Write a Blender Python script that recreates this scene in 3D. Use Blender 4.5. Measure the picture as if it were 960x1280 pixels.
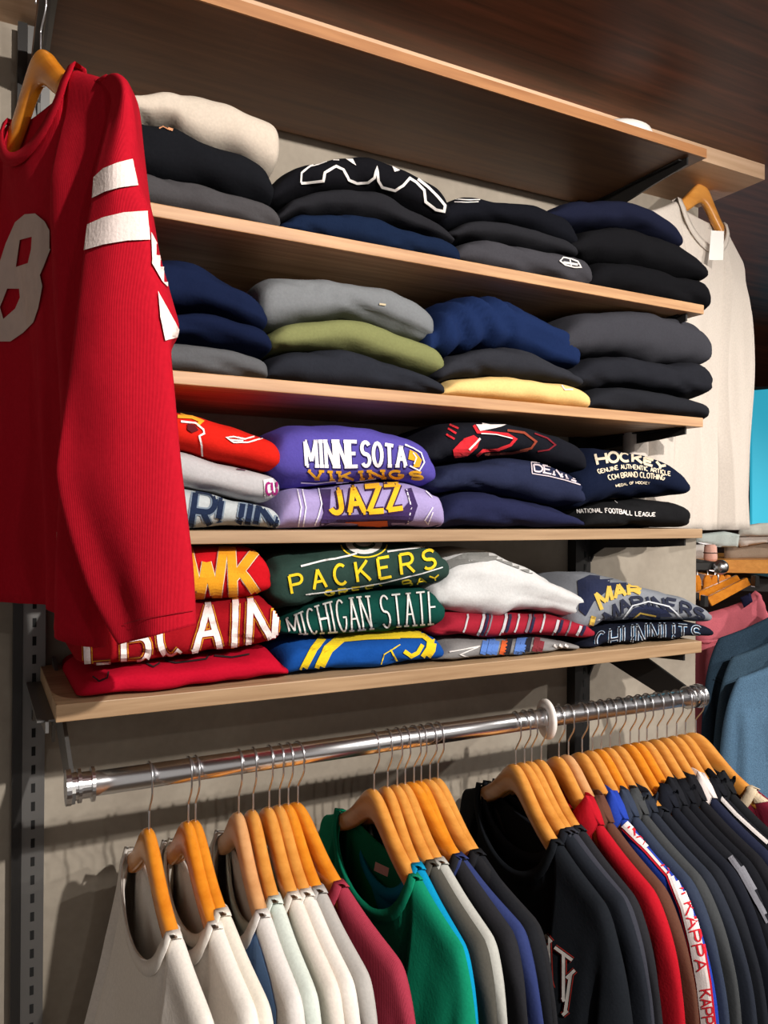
import bpy, bmesh, math, random
from mathutils import Vector, Matrix, noise
from mathutils.bvhtree import BVHTree
from mathutils.geometry import tessellate_polygon
for o in list(bpy.data.objects): bpy.data.objects.remove(o)
COL = bpy.context.scene.collection
SC = bpy.context.scene
# ------------------------------------------------------------- camera
F_PX, YAW, PIT, ROL = 973.6, math.radians(27.49), math.radians(0.09), math.radians(0.41)
DW, H0 = 1.346, 1.55                       # wall distance, eye height
CAM = Vector((0, -DW, H0))
FW = Vector((math.sin(YAW)*math.cos(PIT), math.cos(YAW)*math.cos(PIT), math.sin(PIT)))
R0 = Vector((math.cos(YAW), -math.sin(YAW), 0))
U0 = Vector((-math.sin(YAW)*math.sin(PIT), -math.cos(YAW)*math.sin(PIT), math.cos(PIT)))
RC = R0*math.cos(ROL) + U0*math.sin(ROL)
UC = -R0*math.sin(ROL) + U0*math.cos(ROL)
cd = bpy.data.cameras.new('camera'); cam = bpy.data.objects.new('camera', cd); COL.objects.link(cam)
cd.sensor_fit = 'VERTICAL'; cd.sensor_height = 36; cd.sensor_width = 27; cd.lens = 36*F_PX/1280
cd.clip_start = .02; cd.clip_end = 60
M4 = Matrix.Identity(4)
for i in range(3):
    M4[i][0] = RC[i]; M4[i][1] = UC[i]; M4[i][2] = -FW[i]; M4[i][3] = CAM[i]
cam.matrix_world = M4
SC.camera = cam
def ray(px, py):
    a = (px-480)/F_PX; b = (640-py)/F_PX
    return (FW + RC*a + UC*b).normalized()
def onY(px, py, Y):
    r = ray(px, py); return CAM + r*((Y-CAM.y)/r.y)
def onX(px, py, X):
    r = ray(px, py); return CAM + r*((X-CAM.x)/r.x)
def atw(px, py, w):
    r = ray(px, py); return CAM + r*(w/r.dot(FW))
# ------------------------------------------------------------- light
w = bpy.data.worlds.new('world'); SC.world = w; w.use_nodes = True
w.node_tree.nodes['Background'].inputs[0].default_value = (1.0, .93, .87, 1)
w.node_tree.nodes['Background'].inputs[1].default_value = .28
def spot(name, loc, tgt, power, col=(1, .945, .88), size=80, rad=.02, blend=.6):
    l = bpy.data.lights.new(name, 'SPOT'); l.energy = power; l.color = col
    l.spot_size = math.radians(size); l.spot_blend = blend; l.shadow_soft_size = rad
    o = bpy.data.objects.new(name, l); COL.objects.link(o); o.location = loc
    o.rotation_euler = (Vector(tgt)-Vector(loc)).to_track_quat('-Z', 'Y').to_euler()
    return o
spot('track_spot_light', (.63, -2.15, 2.30), (.55, 0, 1.25), 150)
spot('track_spot_light', (1.75, -2.25, 2.30), (1.2, 0, 1.25), 70)
spot('track_spot_light', (.3, -2.9, 2.30), (0, 0, 1.5), 12)
spot('track_spot_light', (3.4, -1.2, 2.30), (2.3, -.1, 1.2), 110)
spot('added_ceiling_uplight', (2.4, .7, 1.2), (2.3, .4, 2.34), 30, (1, .84, .86), 140, .1, 1)  # added unseen lamp, brightens the walnut ceiling beyond the wall's end
SC.view_settings.view_transform = 'Standard'; SC.view_settings.look = 'None'
SC.view_settings.exposure = .36; SC.view_settings.gamma = 1; SC.view_settings.use_curve_mapping = False
# ------------------------------------------------------------- materials
def s2l(c): return tuple((x/12.92 if x <= .04045 else ((x+.055)/1.055)**2.4) for x in c)
def rgb(r, g, b): return s2l((r/255, g/255, b/255))
MC = {}
def newmat(name):
    m = bpy.data.materials.new(name); m.use_nodes = True
    return m, m.node_tree, m.node_tree.nodes['Principled BSDF']
def N(nt, t, **k):
    n = nt.nodes.new(t)
    for a, v in k.items(): setattr(n, a, v)
    return n
def cloth(name, c, scale=260, bump=.2, marl=.04, sheen=0, rough=1, rib=False):
    key = (name, c)
    if key in MC: return MC[key]
    m, nt, b = newmat(name); L = nt.links
    tc = N(nt, 'ShaderNodeTexCoord'); no = N(nt, 'ShaderNodeTexNoise')
    no.inputs['Scale'].default_value = scale; no.inputs['Detail'].default_value = 3
    L.new(tc.outputs['Object'], no.inputs['Vector'])
    rp = N(nt, 'ShaderNodeValToRGB')
    rp.color_ramp.elements[0].position = .35; rp.color_ramp.elements[1].position = .65
    rp.color_ramp.elements[0].color = (*[x*(1-marl) for x in c], 1)
    rp.color_ramp.elements[1].color = (*[min(1, x*(1+marl)+.0006) for x in c], 1)
    L.new(no.outputs['Fac'], rp.inputs[0]); L.new(rp.outputs[0], b.inputs['Base Color'])
    b.inputs['Roughness'].default_value = rough; b.inputs['Specular IOR Level'].default_value = .06
    b.inputs['Sheen Weight'].default_value = sheen; b.inputs['Sheen Roughness'].default_value = .6
    h = no.outputs['Fac']
    if rib:
        wv = N(nt, 'ShaderNodeTexWave', wave_type='BANDS', bands_direction='Y'); wv.inputs['Scale'].default_value = 150
        L.new(tc.outputs['Object'], wv.inputs['Vector'])
        ad = N(nt, 'ShaderNodeMath', operation='ADD'); L.new(h, ad.inputs[0]); L.new(wv.outputs['Fac'], ad.inputs[1]); h = ad.outputs[0]
    n2 = N(nt, 'ShaderNodeTexNoise'); n2.inputs['Scale'].default_value = 16; n2.inputs['Detail'].default_value = 4
    L.new(tc.outputs['Object'], n2.inputs['Vector'])
    bp = N(nt, 'ShaderNodeBump'); bp.inputs['Strength'].default_value = bump; bp.inputs['Distance'].default_value = .002
    L.new(h, bp.inputs['Height'])
    b2 = N(nt, 'ShaderNodeBump'); b2.inputs['Strength'].default_value = .25; b2.inputs['Distance'].default_value = .008
    L.new(n2.outputs['Fac'], b2.inputs['Height']); L.new(bp.outputs[0], b2.inputs['Normal'])
    L.new(b2.outputs[0], b.inputs['Normal'])
    MC[key] = m; return m
def C(r, g, b, **k): return cloth('fabric_%d_%d_%d' % (r, g, b), rgb(r, g, b), **k)
def wood(name, c1, c2, scale=(1.2, 14, 14), rough=.5, nscale=3, stave=None, bump=.05):
    m, nt, b = newmat(name); L = nt.links
    tc = N(nt, 'ShaderNodeTexCoord'); mp = N(nt, 'ShaderNodeMapping'); mp.inputs['Scale'].default_value = scale
    no = N(nt, 'ShaderNodeTexNoise'); no.inputs['Scale'].default_value = nscale; no.inputs['Detail'].default_value = 8; no.inputs['Roughness'].default_value = .6
    no.inputs['Distortion'].default_value = .3
    L.new(tc.outputs['Object'], mp.inputs[0]); L.new(mp.outputs[0], no.inputs['Vector'])
    rp = N(nt, 'ShaderNodeValToRGB'); rp.color_ramp.elements[0].position = .3; rp.color_ramp.elements[1].position = .7
    rp.color_ramp.elements[0].color = (*c1, 1); rp.color_ramp.elements[1].color = (*c2, 1)
    L.new(no.outputs['Fac'], rp.inputs[0]); out = rp.outputs[0]
    if stave:
        br = N(nt, 'ShaderNodeTexBrick'); br.inputs['Scale'].default_value = 1; br.offset = .37
        br.inputs['Brick Width'].default_value = stave[0]; br.inputs['Row Height'].default_value = stave[1]
        br.inputs['Mortar Size'].default_value = .0003; br.inputs['Color1'].default_value = (1, 1, 1, 1)
        br.inputs['Color2'].default_value = (.72, .7, .68, 1); br.inputs['Mortar'].default_value = (.6, .55, .5, 1)
        L.new(tc.outputs['Object'], br.inputs['Vector'])
        mx = N(nt, 'ShaderNodeMixRGB', blend_type='MULTIPLY'); mx.inputs[0].default_value = .6
        L.new(out, mx.inputs[1]); L.new(br.outputs[0], mx.inputs[2]); out = mx.outputs[0]
    L.new(out, b.inputs['Base Color']); b.inputs['Roughness'].default_value = rough
    bp = N(nt, 'ShaderNodeBump'); bp.inputs['Strength'].default_value = bump; bp.inputs['Distance'].default_value = .002
    L.new(no.outputs['Fac'], bp.inputs['Height']); L.new(bp.outputs[0], b.inputs['Normal'])
    return m
def plain(name, c, rough=.5, metal=0, emit=0):
    m, nt, b = newmat(name); b.inputs['Base Color'].default_value = (*c, 1)
    b.inputs['Roughness'].default_value = rough; b.inputs['Metallic'].default_value = metal
    no = N(nt, 'ShaderNodeTexNoise'); no.inputs['Scale'].default_value = 40
    mr = N(nt, 'ShaderNodeMapRange'); mr.inputs[3].default_value = max(0, rough-.04); mr.inputs[4].default_value = min(1, rough+.04)
    nt.links.new(no.outputs['Fac'], mr.inputs[0]); nt.links.new(mr.outputs[0], b.inputs['Roughness'])
    if emit:
        b.inputs['Emission Color'].default_value = (*c, 1); b.inputs['Emission Strength'].default_value = emit
    return m
def concrete():
    m, nt, b = newmat('plaster_wall'); L = nt.links
    tc = N(nt, 'ShaderNodeTexCoord')
    n1 = N(nt, 'ShaderNodeTexNoise'); n1.inputs['Scale'].default_value = 3.5; n1.inputs['Detail'].default_value = 6; n1.inputs['Distortion'].default_value = .6
    n2 = N(nt, 'ShaderNodeTexNoise'); n2.inputs['Scale'].default_value = 60; n2.inputs['Detail'].default_value = 4
    for n in (n1, n2): L.new(tc.outputs['Object'], n.inputs['Vector'])
    rp = N(nt, 'ShaderNodeValToRGB'); rp.color_ramp.elements[0].position = .3; rp.color_ramp.elements[1].position = .7
    rp.color_ramp.elements[0].color = (*rgb(146, 135, 121), 1); rp.color_ramp.elements[1].color = (*rgb(178, 168, 153), 1)
    L.new(n1.outputs['Fac'], rp.inputs[0])
    mx = N(nt, 'ShaderNodeMixRGB', blend_type='MULTIPLY'); mx.inputs[0].default_value = .25
    L.new(rp.outputs[0], mx.inputs[1]); L.new(n2.outputs['Fac'], mx.inputs[2]); L.new(mx.outputs[0], b.inputs['Base Color'])
    b.inputs['Roughness'].default_value = .85
    bp = N(nt, 'ShaderNodeBump'); bp.inputs['Strength'].default_value = .12; bp.inputs['Distance'].default_value = .003
    L.new(n2.outputs['Fac'], bp.inputs['Height']); L.new(bp.outputs[0], b.inputs['Normal'])
    return m
M_WALL = concrete()
M_SHELF = wood('beech_shelf', rgb(178, 128, 84), rgb(222, 176, 128), scale=(1.5, 30, 30), stave=(.32, .04))
M_SHELFD = wood('oak_shelf', rgb(158, 126, 92), rgb(196, 164, 128), scale=(1.5, 30, 30), stave=(.5, .06))
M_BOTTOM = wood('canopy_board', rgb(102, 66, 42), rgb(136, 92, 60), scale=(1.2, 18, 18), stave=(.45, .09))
M_PLY = wood('birch_board', rgb(196, 158, 124), rgb(222, 188, 156), scale=(1, 20, 20))
M_WALNUT = wood('walnut_board', rgb(60, 32, 22), rgb(132, 78, 54), scale=(.55, 9, 9), nscale=5, rough=.5)
M_HANG = wood('varnished_beech', rgb(196, 126, 50), rgb(226, 158, 76), scale=(8, 1.5, 12), rough=.3, nscale=5, bump=.02)
M_HANG2 = wood('amber_varnished_beech', rgb(206, 118, 26), rgb(232, 148, 44), scale=(8, 1.5, 12), rough=.24, nscale=5, bump=.02)
M_HANG3 = wood('pale_varnished_beech', rgb(196, 138, 86), rgb(220, 166, 114), scale=(8, 1.5, 12), rough=.35, nscale=5, bump=.02)
M_CHROME = plain('chrome', (.82, .82, .84), .24, 1)
M_WIRE = plain('hook_wire', (.6, .6, .62), .3, 1)
M_STEEL = plain('dark_steel', (.035, .033, .032), .4, .6)
M_GALV = plain('grey_steel', (.17, .165, .16), .4, .6)
M_HOLE = plain('slot_dark', (.004, .004, .004), .9)
M_WHITE = plain('white_plastic', rgb(232, 226, 220), .45)
M_TAG = plain('white_card', rgb(240, 238, 234), .6)
M_INK = plain('black_ink', (.015, .015, .018), .7)
# ------------------------------------------------------------- basic helpers
def link(name, bm, mat, parent=None, smooth=True):
    me = bpy.data.meshes.new(name); bm.normal_update(); bm.to_mesh(me); bm.free()
    for m in (mat if isinstance(mat, (list, tuple)) else [mat]): me.materials.append(m)
    if smooth:
        for p in me.polygons: p.use_smooth = True
    o = bpy.data.objects.new(name, me); COL.objects.link(o)
    if parent is not None: o.parent = parent
    return o
def tag(o, label, cat, group=None):
    o['label'] = label; o['category'] = cat
    if group: o['group'] = group
    return o
def empty(name, loc, label, cat, group=None, rz=0):
    o = bpy.data.objects.new(name, None); COL.objects.link(o); o.location = loc; o.rotation_euler = (0, 0, rz)
    o.empty_display_size = .05
    return tag(o, label, cat, group)
def box(bm, x0, x1, y0, y1, z0, z1, bev=0, mi=0):
    r = bmesh.ops.create_cube(bm, size=1)
    for v in r['verts']:
        v.co = Vector(((x0+x1)/2+v.co.x*(x1-x0), (y0+y1)/2+v.co.y*(y1-y0), (z0+z1)/2+v.co.z*(z1-z0)))
    fs = list({f for v in r['verts'] for f in v.link_faces})
    for f in fs: f.material_index = mi
    if bev:
        es = list({e for v in r['verts'] for e in v.link_edges})
        bmesh.ops.bevel(bm, geom=es, offset=bev, segments=2, affect='EDGES', profile=.5)
def tube(bm, pts, r, seg=8, cap=True, mi=0, closed=False):
    pts = [Vector(p) for p in pts]; rings = []; up = None
    rr = r if isinstance(r, (list, tuple)) else [r]*len(pts)
    n = len(pts)
    for i, p in enumerate(pts):
        if closed: t = pts[(i+1) % n]-pts[i-1]
        else: t = pts[min(i+1, n-1)]-pts[max(i-1, 0)]
        t.normalize()
        if up is None:
            up = t.orthogonal().normalized()
        up = (up - t*up.dot(t)).normalized(); sd = t.cross(up)
        rings.append([bm.verts.new(p+(up*math.cos(2*math.pi*k/seg)+sd*math.sin(2*math.pi*k/seg))*rr[i]) for k in range(seg)])
    m = n if closed else n-1
    for i in range(m):
        a, b = rings[i], rings[(i+1) % n]
        for k in range(seg):
            f = bm.faces.new((a[k], a[(k+1) % seg], b[(k+1) % seg], b[k])); f.material_index = mi
    if cap and not closed:
        bm.faces.new(list(reversed(rings[0]))).material_index = mi; bm.faces.new(rings[-1]).material_index = mi
def smoothpts(pts, k=4):
    out = []; P = [Vector(p) for p in pts]
    for i in range(len(P)-1):
        a = P[max(i-1, 0)]; b = P[i]; c = P[i+1]; d = P[min(i+2, len(P)-1)]
        for j in range(k):
            t = j/k
            out.append(.5*((2*b)+(c-a)*t+(2*a-5*b+4*c-d)*t*t+(-a+3*b-3*c+d)*t**3))
    out.append(P[-1]); return out
def struct(name, bm, mat, smooth=False):
    o = link(name, bm, mat, None, smooth); o['kind'] = 'structure'; return o
def pw(pts, x):           # smooth piecewise interpolation
    if x <= pts[0][0]: return pts[0][1]
    for i in range(len(pts)-1):
        if x <= pts[i+1][0]:
            a, b = pts[i], pts[i+1]; t = (x-a[0])/max(1e-9, b[0]-a[0])
            p0 = pts[max(i-1, 0)]; p3 = pts[min(i+2, len(pts)-1)]
            ma = (b[1]-p0[1])/max(1e-9, b[0]-p0[0])*(b[0]-a[0]); mb = (p3[1]-a[1])/max(1e-9, p3[0]-a[0])*(b[0]-a[0])
            return (2*t**3-3*t*t+1)*a[1]+(t**3-2*t*t+t)*ma+(-2*t**3+3*t*t)*b[1]+(t**3-t*t)*mb
    return pts[-1][1]
# ------------------------------------------------------------- decals (prints and embroidery laid on a fabric surface)
def bvh_of(o):
    M = o.matrix_world; me = o.data
    return BVHTree.FromPolygons([M @ v.co for v in me.vertices], [tuple(p.vertices) for p in me.polygons])
class Decal:
    """collects flat shapes in photograph coordinates and lays them on the surface they are printed on"""
    def __init__(s, bvh, maxw=99, step=3.5): s.b = bvh; s.V = []; s.Fc = []; s.step = step; s.maxw = maxw
    def hit(s, px, py, off):
        r = ray(px, py); h = s.b.ray_cast(CAM, r)
        if h[0] is None: return None
        n = h[1]
        if n.dot(r) > 0: n = -n
        return h[0]+n*(off+.0006)*.5-r*(off+.0008)*1.0
    def add(s, pts, faces, off):
        base = len(s.V); P = [s.hit(x, y, off) for x, y in pts]
        idx = {}
        for i, p in enumerate(P):
            if p is not None: idx[i] = len(s.V); s.V.append(p)
        for f in faces:
            if all(i in idx for i in f):
                q = [P[i] for i in f]
                if max((q[i]-q[i-1]).length for i in range(len(q))) < .035: s.Fc.append([idx[i] for i in f])
    def stroke(s, pts, w, off=.0012):
        P = [Vector((x, y)) for x, y in pts]; D = [P[0]]
        for i in range(len(P)-1):
            n = max(1, int((P[i+1]-P[i]).length/s.step))
            for k in range(1, n+1): D.append(P[i].lerp(P[i+1], k/n))
        D = [p for i, p in enumerate(D) if i == 0 or (p-D[i-1]).length > 1e-4]
        if len(D) < 2: return
        v = []; f = []
        nw = max(2, int(w/s.step)+1)
        closed = (D[0]-D[-1]).length < .01
        for i, p in enumerate(D):
            a = D[i-1] if i > 0 else (D[-2] if closed else None)
            b = D[i+1] if i < len(D)-1 else (D[1] if closed else None)
            t1 = (p-a).normalized() if a is not None else None; t2 = (b-p).normalized() if b is not None else None
            if t1 is None: t1 = t2
            if t2 is None: t2 = t1
            t = (t1+t2)
            t = t.normalized() if t.length > .2 else t1
            n = Vector((-t.y, t.x)); k = 1/max(.55, abs(n.dot(Vector((-t1.y, t1.x)))))
            for j in range(nw+1):
                q = p+n*(w*k*(j/nw-.5)); v.append((q.x, q.y))
        for i in range(len(D)-1):
            for j in range(nw):
                a = i*(nw+1)+j; f.append((a, a+1, a+nw+2, a+nw+1))
        s.add(v, f, off)
    def poly(s, outer, holes=(), off=.0012):
        loops = [[Vector((x, y, 0)) for x, y in outer]]+[[Vector((x, y, 0)) for x, y in h] for h in holes]
        flat = [p for l in loops for p in l]; bm = bmesh.new(); vs = [bm.verts.new(p) for p in flat]
        for t in tessellate_polygon(loops):
            try: bm.faces.new([vs[i] for i in t])
            except Exception: pass
        xs = [p.x for p in flat]; ys = [p.y for p in flat]; st = s.step*1.2
        x = math.floor(min(xs)/st)*st+st*.5
        while x < max(xs):
            bmesh.ops.bisect_plane(bm, geom=bm.verts[:]+bm.edges[:]+bm.faces[:], plane_co=(x, 0, 0), plane_no=(1, 0, 0)); x += st
        y = math.floor(min(ys)/st)*st+st*.5
        while y < max(ys):
            bmesh.ops.bisect_plane(bm, geom=bm.verts[:]+bm.edges[:]+bm.faces[:], plane_co=(0, y, 0), plane_no=(0, 1, 0)); y += st
        bm.verts.index_update()
        s.add([(v.co.x, v.co.y) for v in bm.verts], [tuple(v.index for v in f.verts) for f in bm.faces], off); bm.free()
    def text(s, txt, top, bot, w, off=.0012, serif=0, gap=.22, wide=None):
        """letters between a top and a bottom polyline"""
        n = sum(GW.get(ch, 1.0) for ch in txt)+gap*(len(txt)-1); x = 0
        def at(pl, u):
            L = [0]
            for i in range(len(pl)-1): L.append(L[-1]+math.hypot(pl[i+1][0]-pl[i][0], pl[i+1][1]-pl[i][1]))
            d = u*L[-1]; X = [(L[i], pl[i][0]) for i in range(len(pl))]; Yp = [(L[i], pl[i][1]) for i in range(len(pl))]
            return pw(X, d), pw(Yp, d)
        for ch in txt:
            gw = GW.get(ch, 1.0)
            for st in glyph(ch, serif):
                q = []
                for gx, gy in st:
                    u = (x+gx*gw)/n; T = at(top, u); B = at(bot, u); q.append((B[0]+(T[0]-B[0])*gy, B[1]+(T[1]-B[1])*gy))
                s.stroke(q, w, off)
            x += gw+gap
    def done(s, name, mat, parent, label=None):
        if not s.Fc: return None
        me = bpy.data.meshes.new(name); inv = parent.matrix_world.inverted()
        me.from_pydata([inv @ v for v in s.V], [], s.Fc); me.materials.append(mat)
        o = bpy.data.objects.new(name, me); COL.objects.link(o); o.parent = parent
        if label: o['label'] = label
        return o
GW = {'I': .3, ' ': .5, 'M': 1.25, 'W': 1.3, '.': .2}
def arc(cx, cy, rx, ry, a0, a1, n=8):
    return [(cx+rx*math.cos(math.radians(a0+(a1-a0)*i/n)), cy+ry*math.sin(math.radians(a0+(a1-a0)*i/n))) for i in range(n+1)]
GL = {
 'A': [[(0, 0), (.5, 1)], [(.5, 1), (1, 0)], [(.2, .36), (.8, .36)]],
 'B': [[(0, 0), (0, 1)], [(0, 1), (.6, 1)]+arc(.6, .76, .3, .24, 90, -90)+[(0, .52)], [(0, .52), (.65, .52)]+arc(.65, .26, .33, .26, 90, -90)+[(0, 0)]],
 'C': [arc(.5, .5, .5, .5, 50, 310, 14)],
 'D': [[(0, 0), (0, 1)], [(0, 1), (.4, 1)]+arc(.45, .5, .55, .5, 90, -90)+[(0, 0)]],
 'E': [[(0, 0), (0, 1)], [(0, 1), (.9, 1)], [(0, .52), (.7, .52)], [(0, 0), (.9, 0)]],
 'F': [[(0, 0), (0, 1)], [(0, 1), (.9, 1)], [(0, .52), (.7, .52)]],
 'G': [arc(.5, .5, .5, .5, 50, 345, 14)+[(.98, .45), (.6, .45)]],
 'H': [[(0, 0), (0, 1)], [(1, 0), (1, 1)], [(0, .5), (1, .5)]],
 'I': [[(.5, 0), (.5, 1)]],
 'J': [[(.8, 1), (.8, .3)]+arc(.42, .3, .38, .3, 0, -165)],
 'K': [[(0, 0), (0, 1)], [(.9, 1), (.05, .42)], [(.3, .58), (1, 0)]],
 'L': [[(0, 1), (0, 0)], [(0, 0), (.85, 0)]],
 'M': [[(0, 0), (0, 1)], [(0, 1), (.5, .2)], [(.5, .2), (1, 1)], [(1, 1), (1, 0)]],
 'N': [[(0, 0), (0, 1)], [(0, 1), (1, 0)], [(1, 0), (1, 1)]],
 'O': [arc(.5, .5, .5, .5, 90, 450, 18)],
 'P': [[(0, 0), (0, 1)], [(0, 1), (.6, 1)]+arc(.6, .74, .36, .26, 90, -90)+[(0, .48)]],
 'R': [[(0, 0), (0, 1)], [(0, 1), (.6, 1)]+arc(.6, .74, .36, .26, 90, -90)+[(0, .48)], [(.45, .48), (1, 0)]],
 'S': [arc(.5, .745, .45, .255, 30, 270, 10)+arc(.5, .255, .45, .255, 90, -150, 10)],
 'T': [[(.5, 0), (.5, 1)], [(0, 1), (1, 1)]],
 'U': [[(0, 1), (0, .35)]+arc(.5, .38, .5, .38, 180, 360)+[(1, .35), (1, 1)]],
 'V': [[(0, 1), (.5, 0)], [(.5, 0), (1, 1)]],
 'W': [[(0, 1), (.25, 0)], [(.25, 0), (.5, .75)], [(.5, .75), (.75, 0)], [(.75, 0), (1, 1)]],
 'Y': [[(0, 1), (.5, .48)], [(1, 1), (.5, .48)], [(.5, .48), (.5, 0)]],
 'Z': [[(0, 1), (1, 1)], [(1, 1), (0, 0)], [(0, 0), (1, 0)]],
 '.': [[(.3, 0), (.7, 0)]], ' ': []}
def glyph(ch, serif):
    out = [list(s) for s in GL.get(ch, [])]
    if serif:
        ex = []
        for s in GL.get(ch, []):
            for a, b in ((s[0], s[1]), (s[-1], s[-2])):
                if a[1] in (0, 1) and abs(a[0]-b[0]) < .55 and abs(a[1]-b[1]) > .15:
                    k = serif/GW.get(ch, 1.0)
                    ex.append([(a[0]-k, a[1]), (a[0]+k, a[1])])
        out += ex
    return out
# ------------------------------------------------------------- the setting
XE = 1.567                                  # where the wall ends
ZS = H0                                     # heights are counted from eye level
def shell():
    bm = bmesh.new(); box(bm, -2.5, XE, 0, .18, 0, 2.55); struct('wall_back', bm, M_WALL)
    bm = bmesh.new(); box(bm, -2.5, 6.5, -4.5, 2.6, -.05, 0)
    struct('floor', bm, wood('floor_board', rgb(120, 104, 88), rgb(150, 132, 112)))
    bm = bmesh.new(); box(bm, -2.5, 6.5, -4.5, 2.6, ZS+.792, ZS+.84); struct('ceiling', bm, M_WALNUT)
    bm = bmesh.new(); box(bm, -2.5, XE, onX(956, 202, XE).y, 0, ZS+.758, ZS+.792); struct('trim_1', bm, M_PLY)
    bm = bmesh.new(); box(bm, XE+.3, 6.5, 2.0, 2.1, 0, 2.4); struct('wall_far', bm, wood('walnut_panel', rgb(66, 52, 48), rgb(104, 84, 80), scale=(.5, 9, 9), nscale=5))
    bm = bmesh.new(); box(bm, 6.4, 6.5, -4.5, 2.0, 0, 2.4); struct('wall_right', bm, M_WALL)
shell()
RY0 = -.296                                # front of the shelves
XL, XR = .087, 1.240
SH = {1: .689+.018, 2: .4067, 3: .1886, 4: -.0257, 5: -.2425}
def shelf(k, th, mat, label, x0=XL, x1=XR):
    z = ZS+SH[k]; bm = bmesh.new(); box(bm, 0, x1-x0, 0, -RY0-.012, -th, 0, bev=.0012)
    o = link('shelf', bm, mat, None, False); o.location = (x0, RY0, z)
    tag(o, label, 'shelf', 'boards of the wall shelving'); return o
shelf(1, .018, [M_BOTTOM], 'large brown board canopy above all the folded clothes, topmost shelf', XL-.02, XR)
shelf(2, .018, M_SHELF, 'light wooden shelf carrying the topmost row of dark folded sweatshirts')
shelf(3, .018, M_SHELF, 'light wooden shelf carrying the row with olive and pale yellow sweatshirts')
shelf(4, .018, M_SHELFD, 'light wooden shelf carrying the row with the purple sweatshirt')
shelf(5, .022, M_SHELFD, 'lowest wooden shelf, above the chrome clothes rail')
# orange beech edging of the canopy board
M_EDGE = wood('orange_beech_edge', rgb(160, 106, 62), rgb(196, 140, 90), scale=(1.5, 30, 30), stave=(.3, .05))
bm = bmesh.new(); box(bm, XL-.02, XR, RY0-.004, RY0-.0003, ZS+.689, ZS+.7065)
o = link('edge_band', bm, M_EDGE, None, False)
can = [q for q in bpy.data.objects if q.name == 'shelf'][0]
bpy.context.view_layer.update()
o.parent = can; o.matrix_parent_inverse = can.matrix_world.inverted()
def upright(x, label, zb=.02, zt=None):
    zt = zt or ZS+.75; z0 = zb
    r = empty('slotted_upright', (x, -.002, z0), label, 'shelf upright', 'steel uprights fixed to the wall')
    bm = bmesh.new(); h = zt-z0
    box(bm, -.016, .016, -.022, -.016, 0, h); box(bm, -.016, -.013, -.016, 0, 0, h); box(bm, .013, .016, -.016, 0, 0, h)
    link('channel', bm, M_GALV if x < .5 else M_STEEL, r, False)
    bm = bmesh.new(); box(bm, -.030, -.0165, -.026, 0, 0, h); link('side_cover', bm, M_STEEL, r, False)
    bm = bmesh.new(); z = .01
    while z < h-.03:
        box(bm, -.0028, .0028, -.0228, -.0221, z, z+.014); z += .0285
    s = link('slots', bm, M_HOLE, r, False)
    return r
upright(.078, 'left slotted steel upright on the wall behind the red jersey')
upright(1.19, 'right slotted steel upright behind the navy crest sweatshirts')
def bracket(x, z, length, label, mat=M_STEEL, drop=.05, th=.004, name='shelf_bracket'):
    """tapering steel plate that reaches from the upright to the front"""
    bm = bmesh.new()
    pr = [(-.026, .0), (-length, .0), (-length, -.014), (-length*.75, -.02), (-.07, -drop*.9), (-.035, -drop*1.5), (-.026, -drop*2.0)]
    a = [bm.verts.new((-th/2, y, zz)) for y, zz in pr]; b = [bm.verts.new((th/2, y, zz)) for y, zz in pr]
    bm.faces.new(a); bm.faces.new(list(reversed(b))); n = len(pr)
    for i in range(n): bm.faces.new((a[i], b[i], b[(i+1) % n], a[(i+1) % n]))
    box(bm, -.011, .011, -length+.012, -.026, -.003, -.0004)
    bmesh.ops.recalc_face_normals(bm, faces=bm.faces)
    o = link(name, bm, mat, None, False); o.location = (x, 0, z)
    tag(o, label, 'bracket', 'steel shelf brackets'); return o
names = {1: 'the brown canopy board', 2: 'the topmost row of folded clothes', 3: 'the row with the olive sweatshirt', 4: 'the row with the purple sweatshirt', 5: 'the lowest folded clothes'}
TH = {1: .018, 2: .018, 3: .018, 4: .018, 5: .022}
for k in (1, 2, 3, 4, 5):
    for sx, x in (('left', .078 if k in (1, 5) else .108), ('right', 1.205)):
        bracket(x, ZS+SH[k]-TH[k]-.0005, .285, '%s steel bracket holding up the shelf of %s' % (sx, names[k]), M_GALV if sx == 'left' else M_STEEL, drop=.03 if k > 1 else .04)
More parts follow.
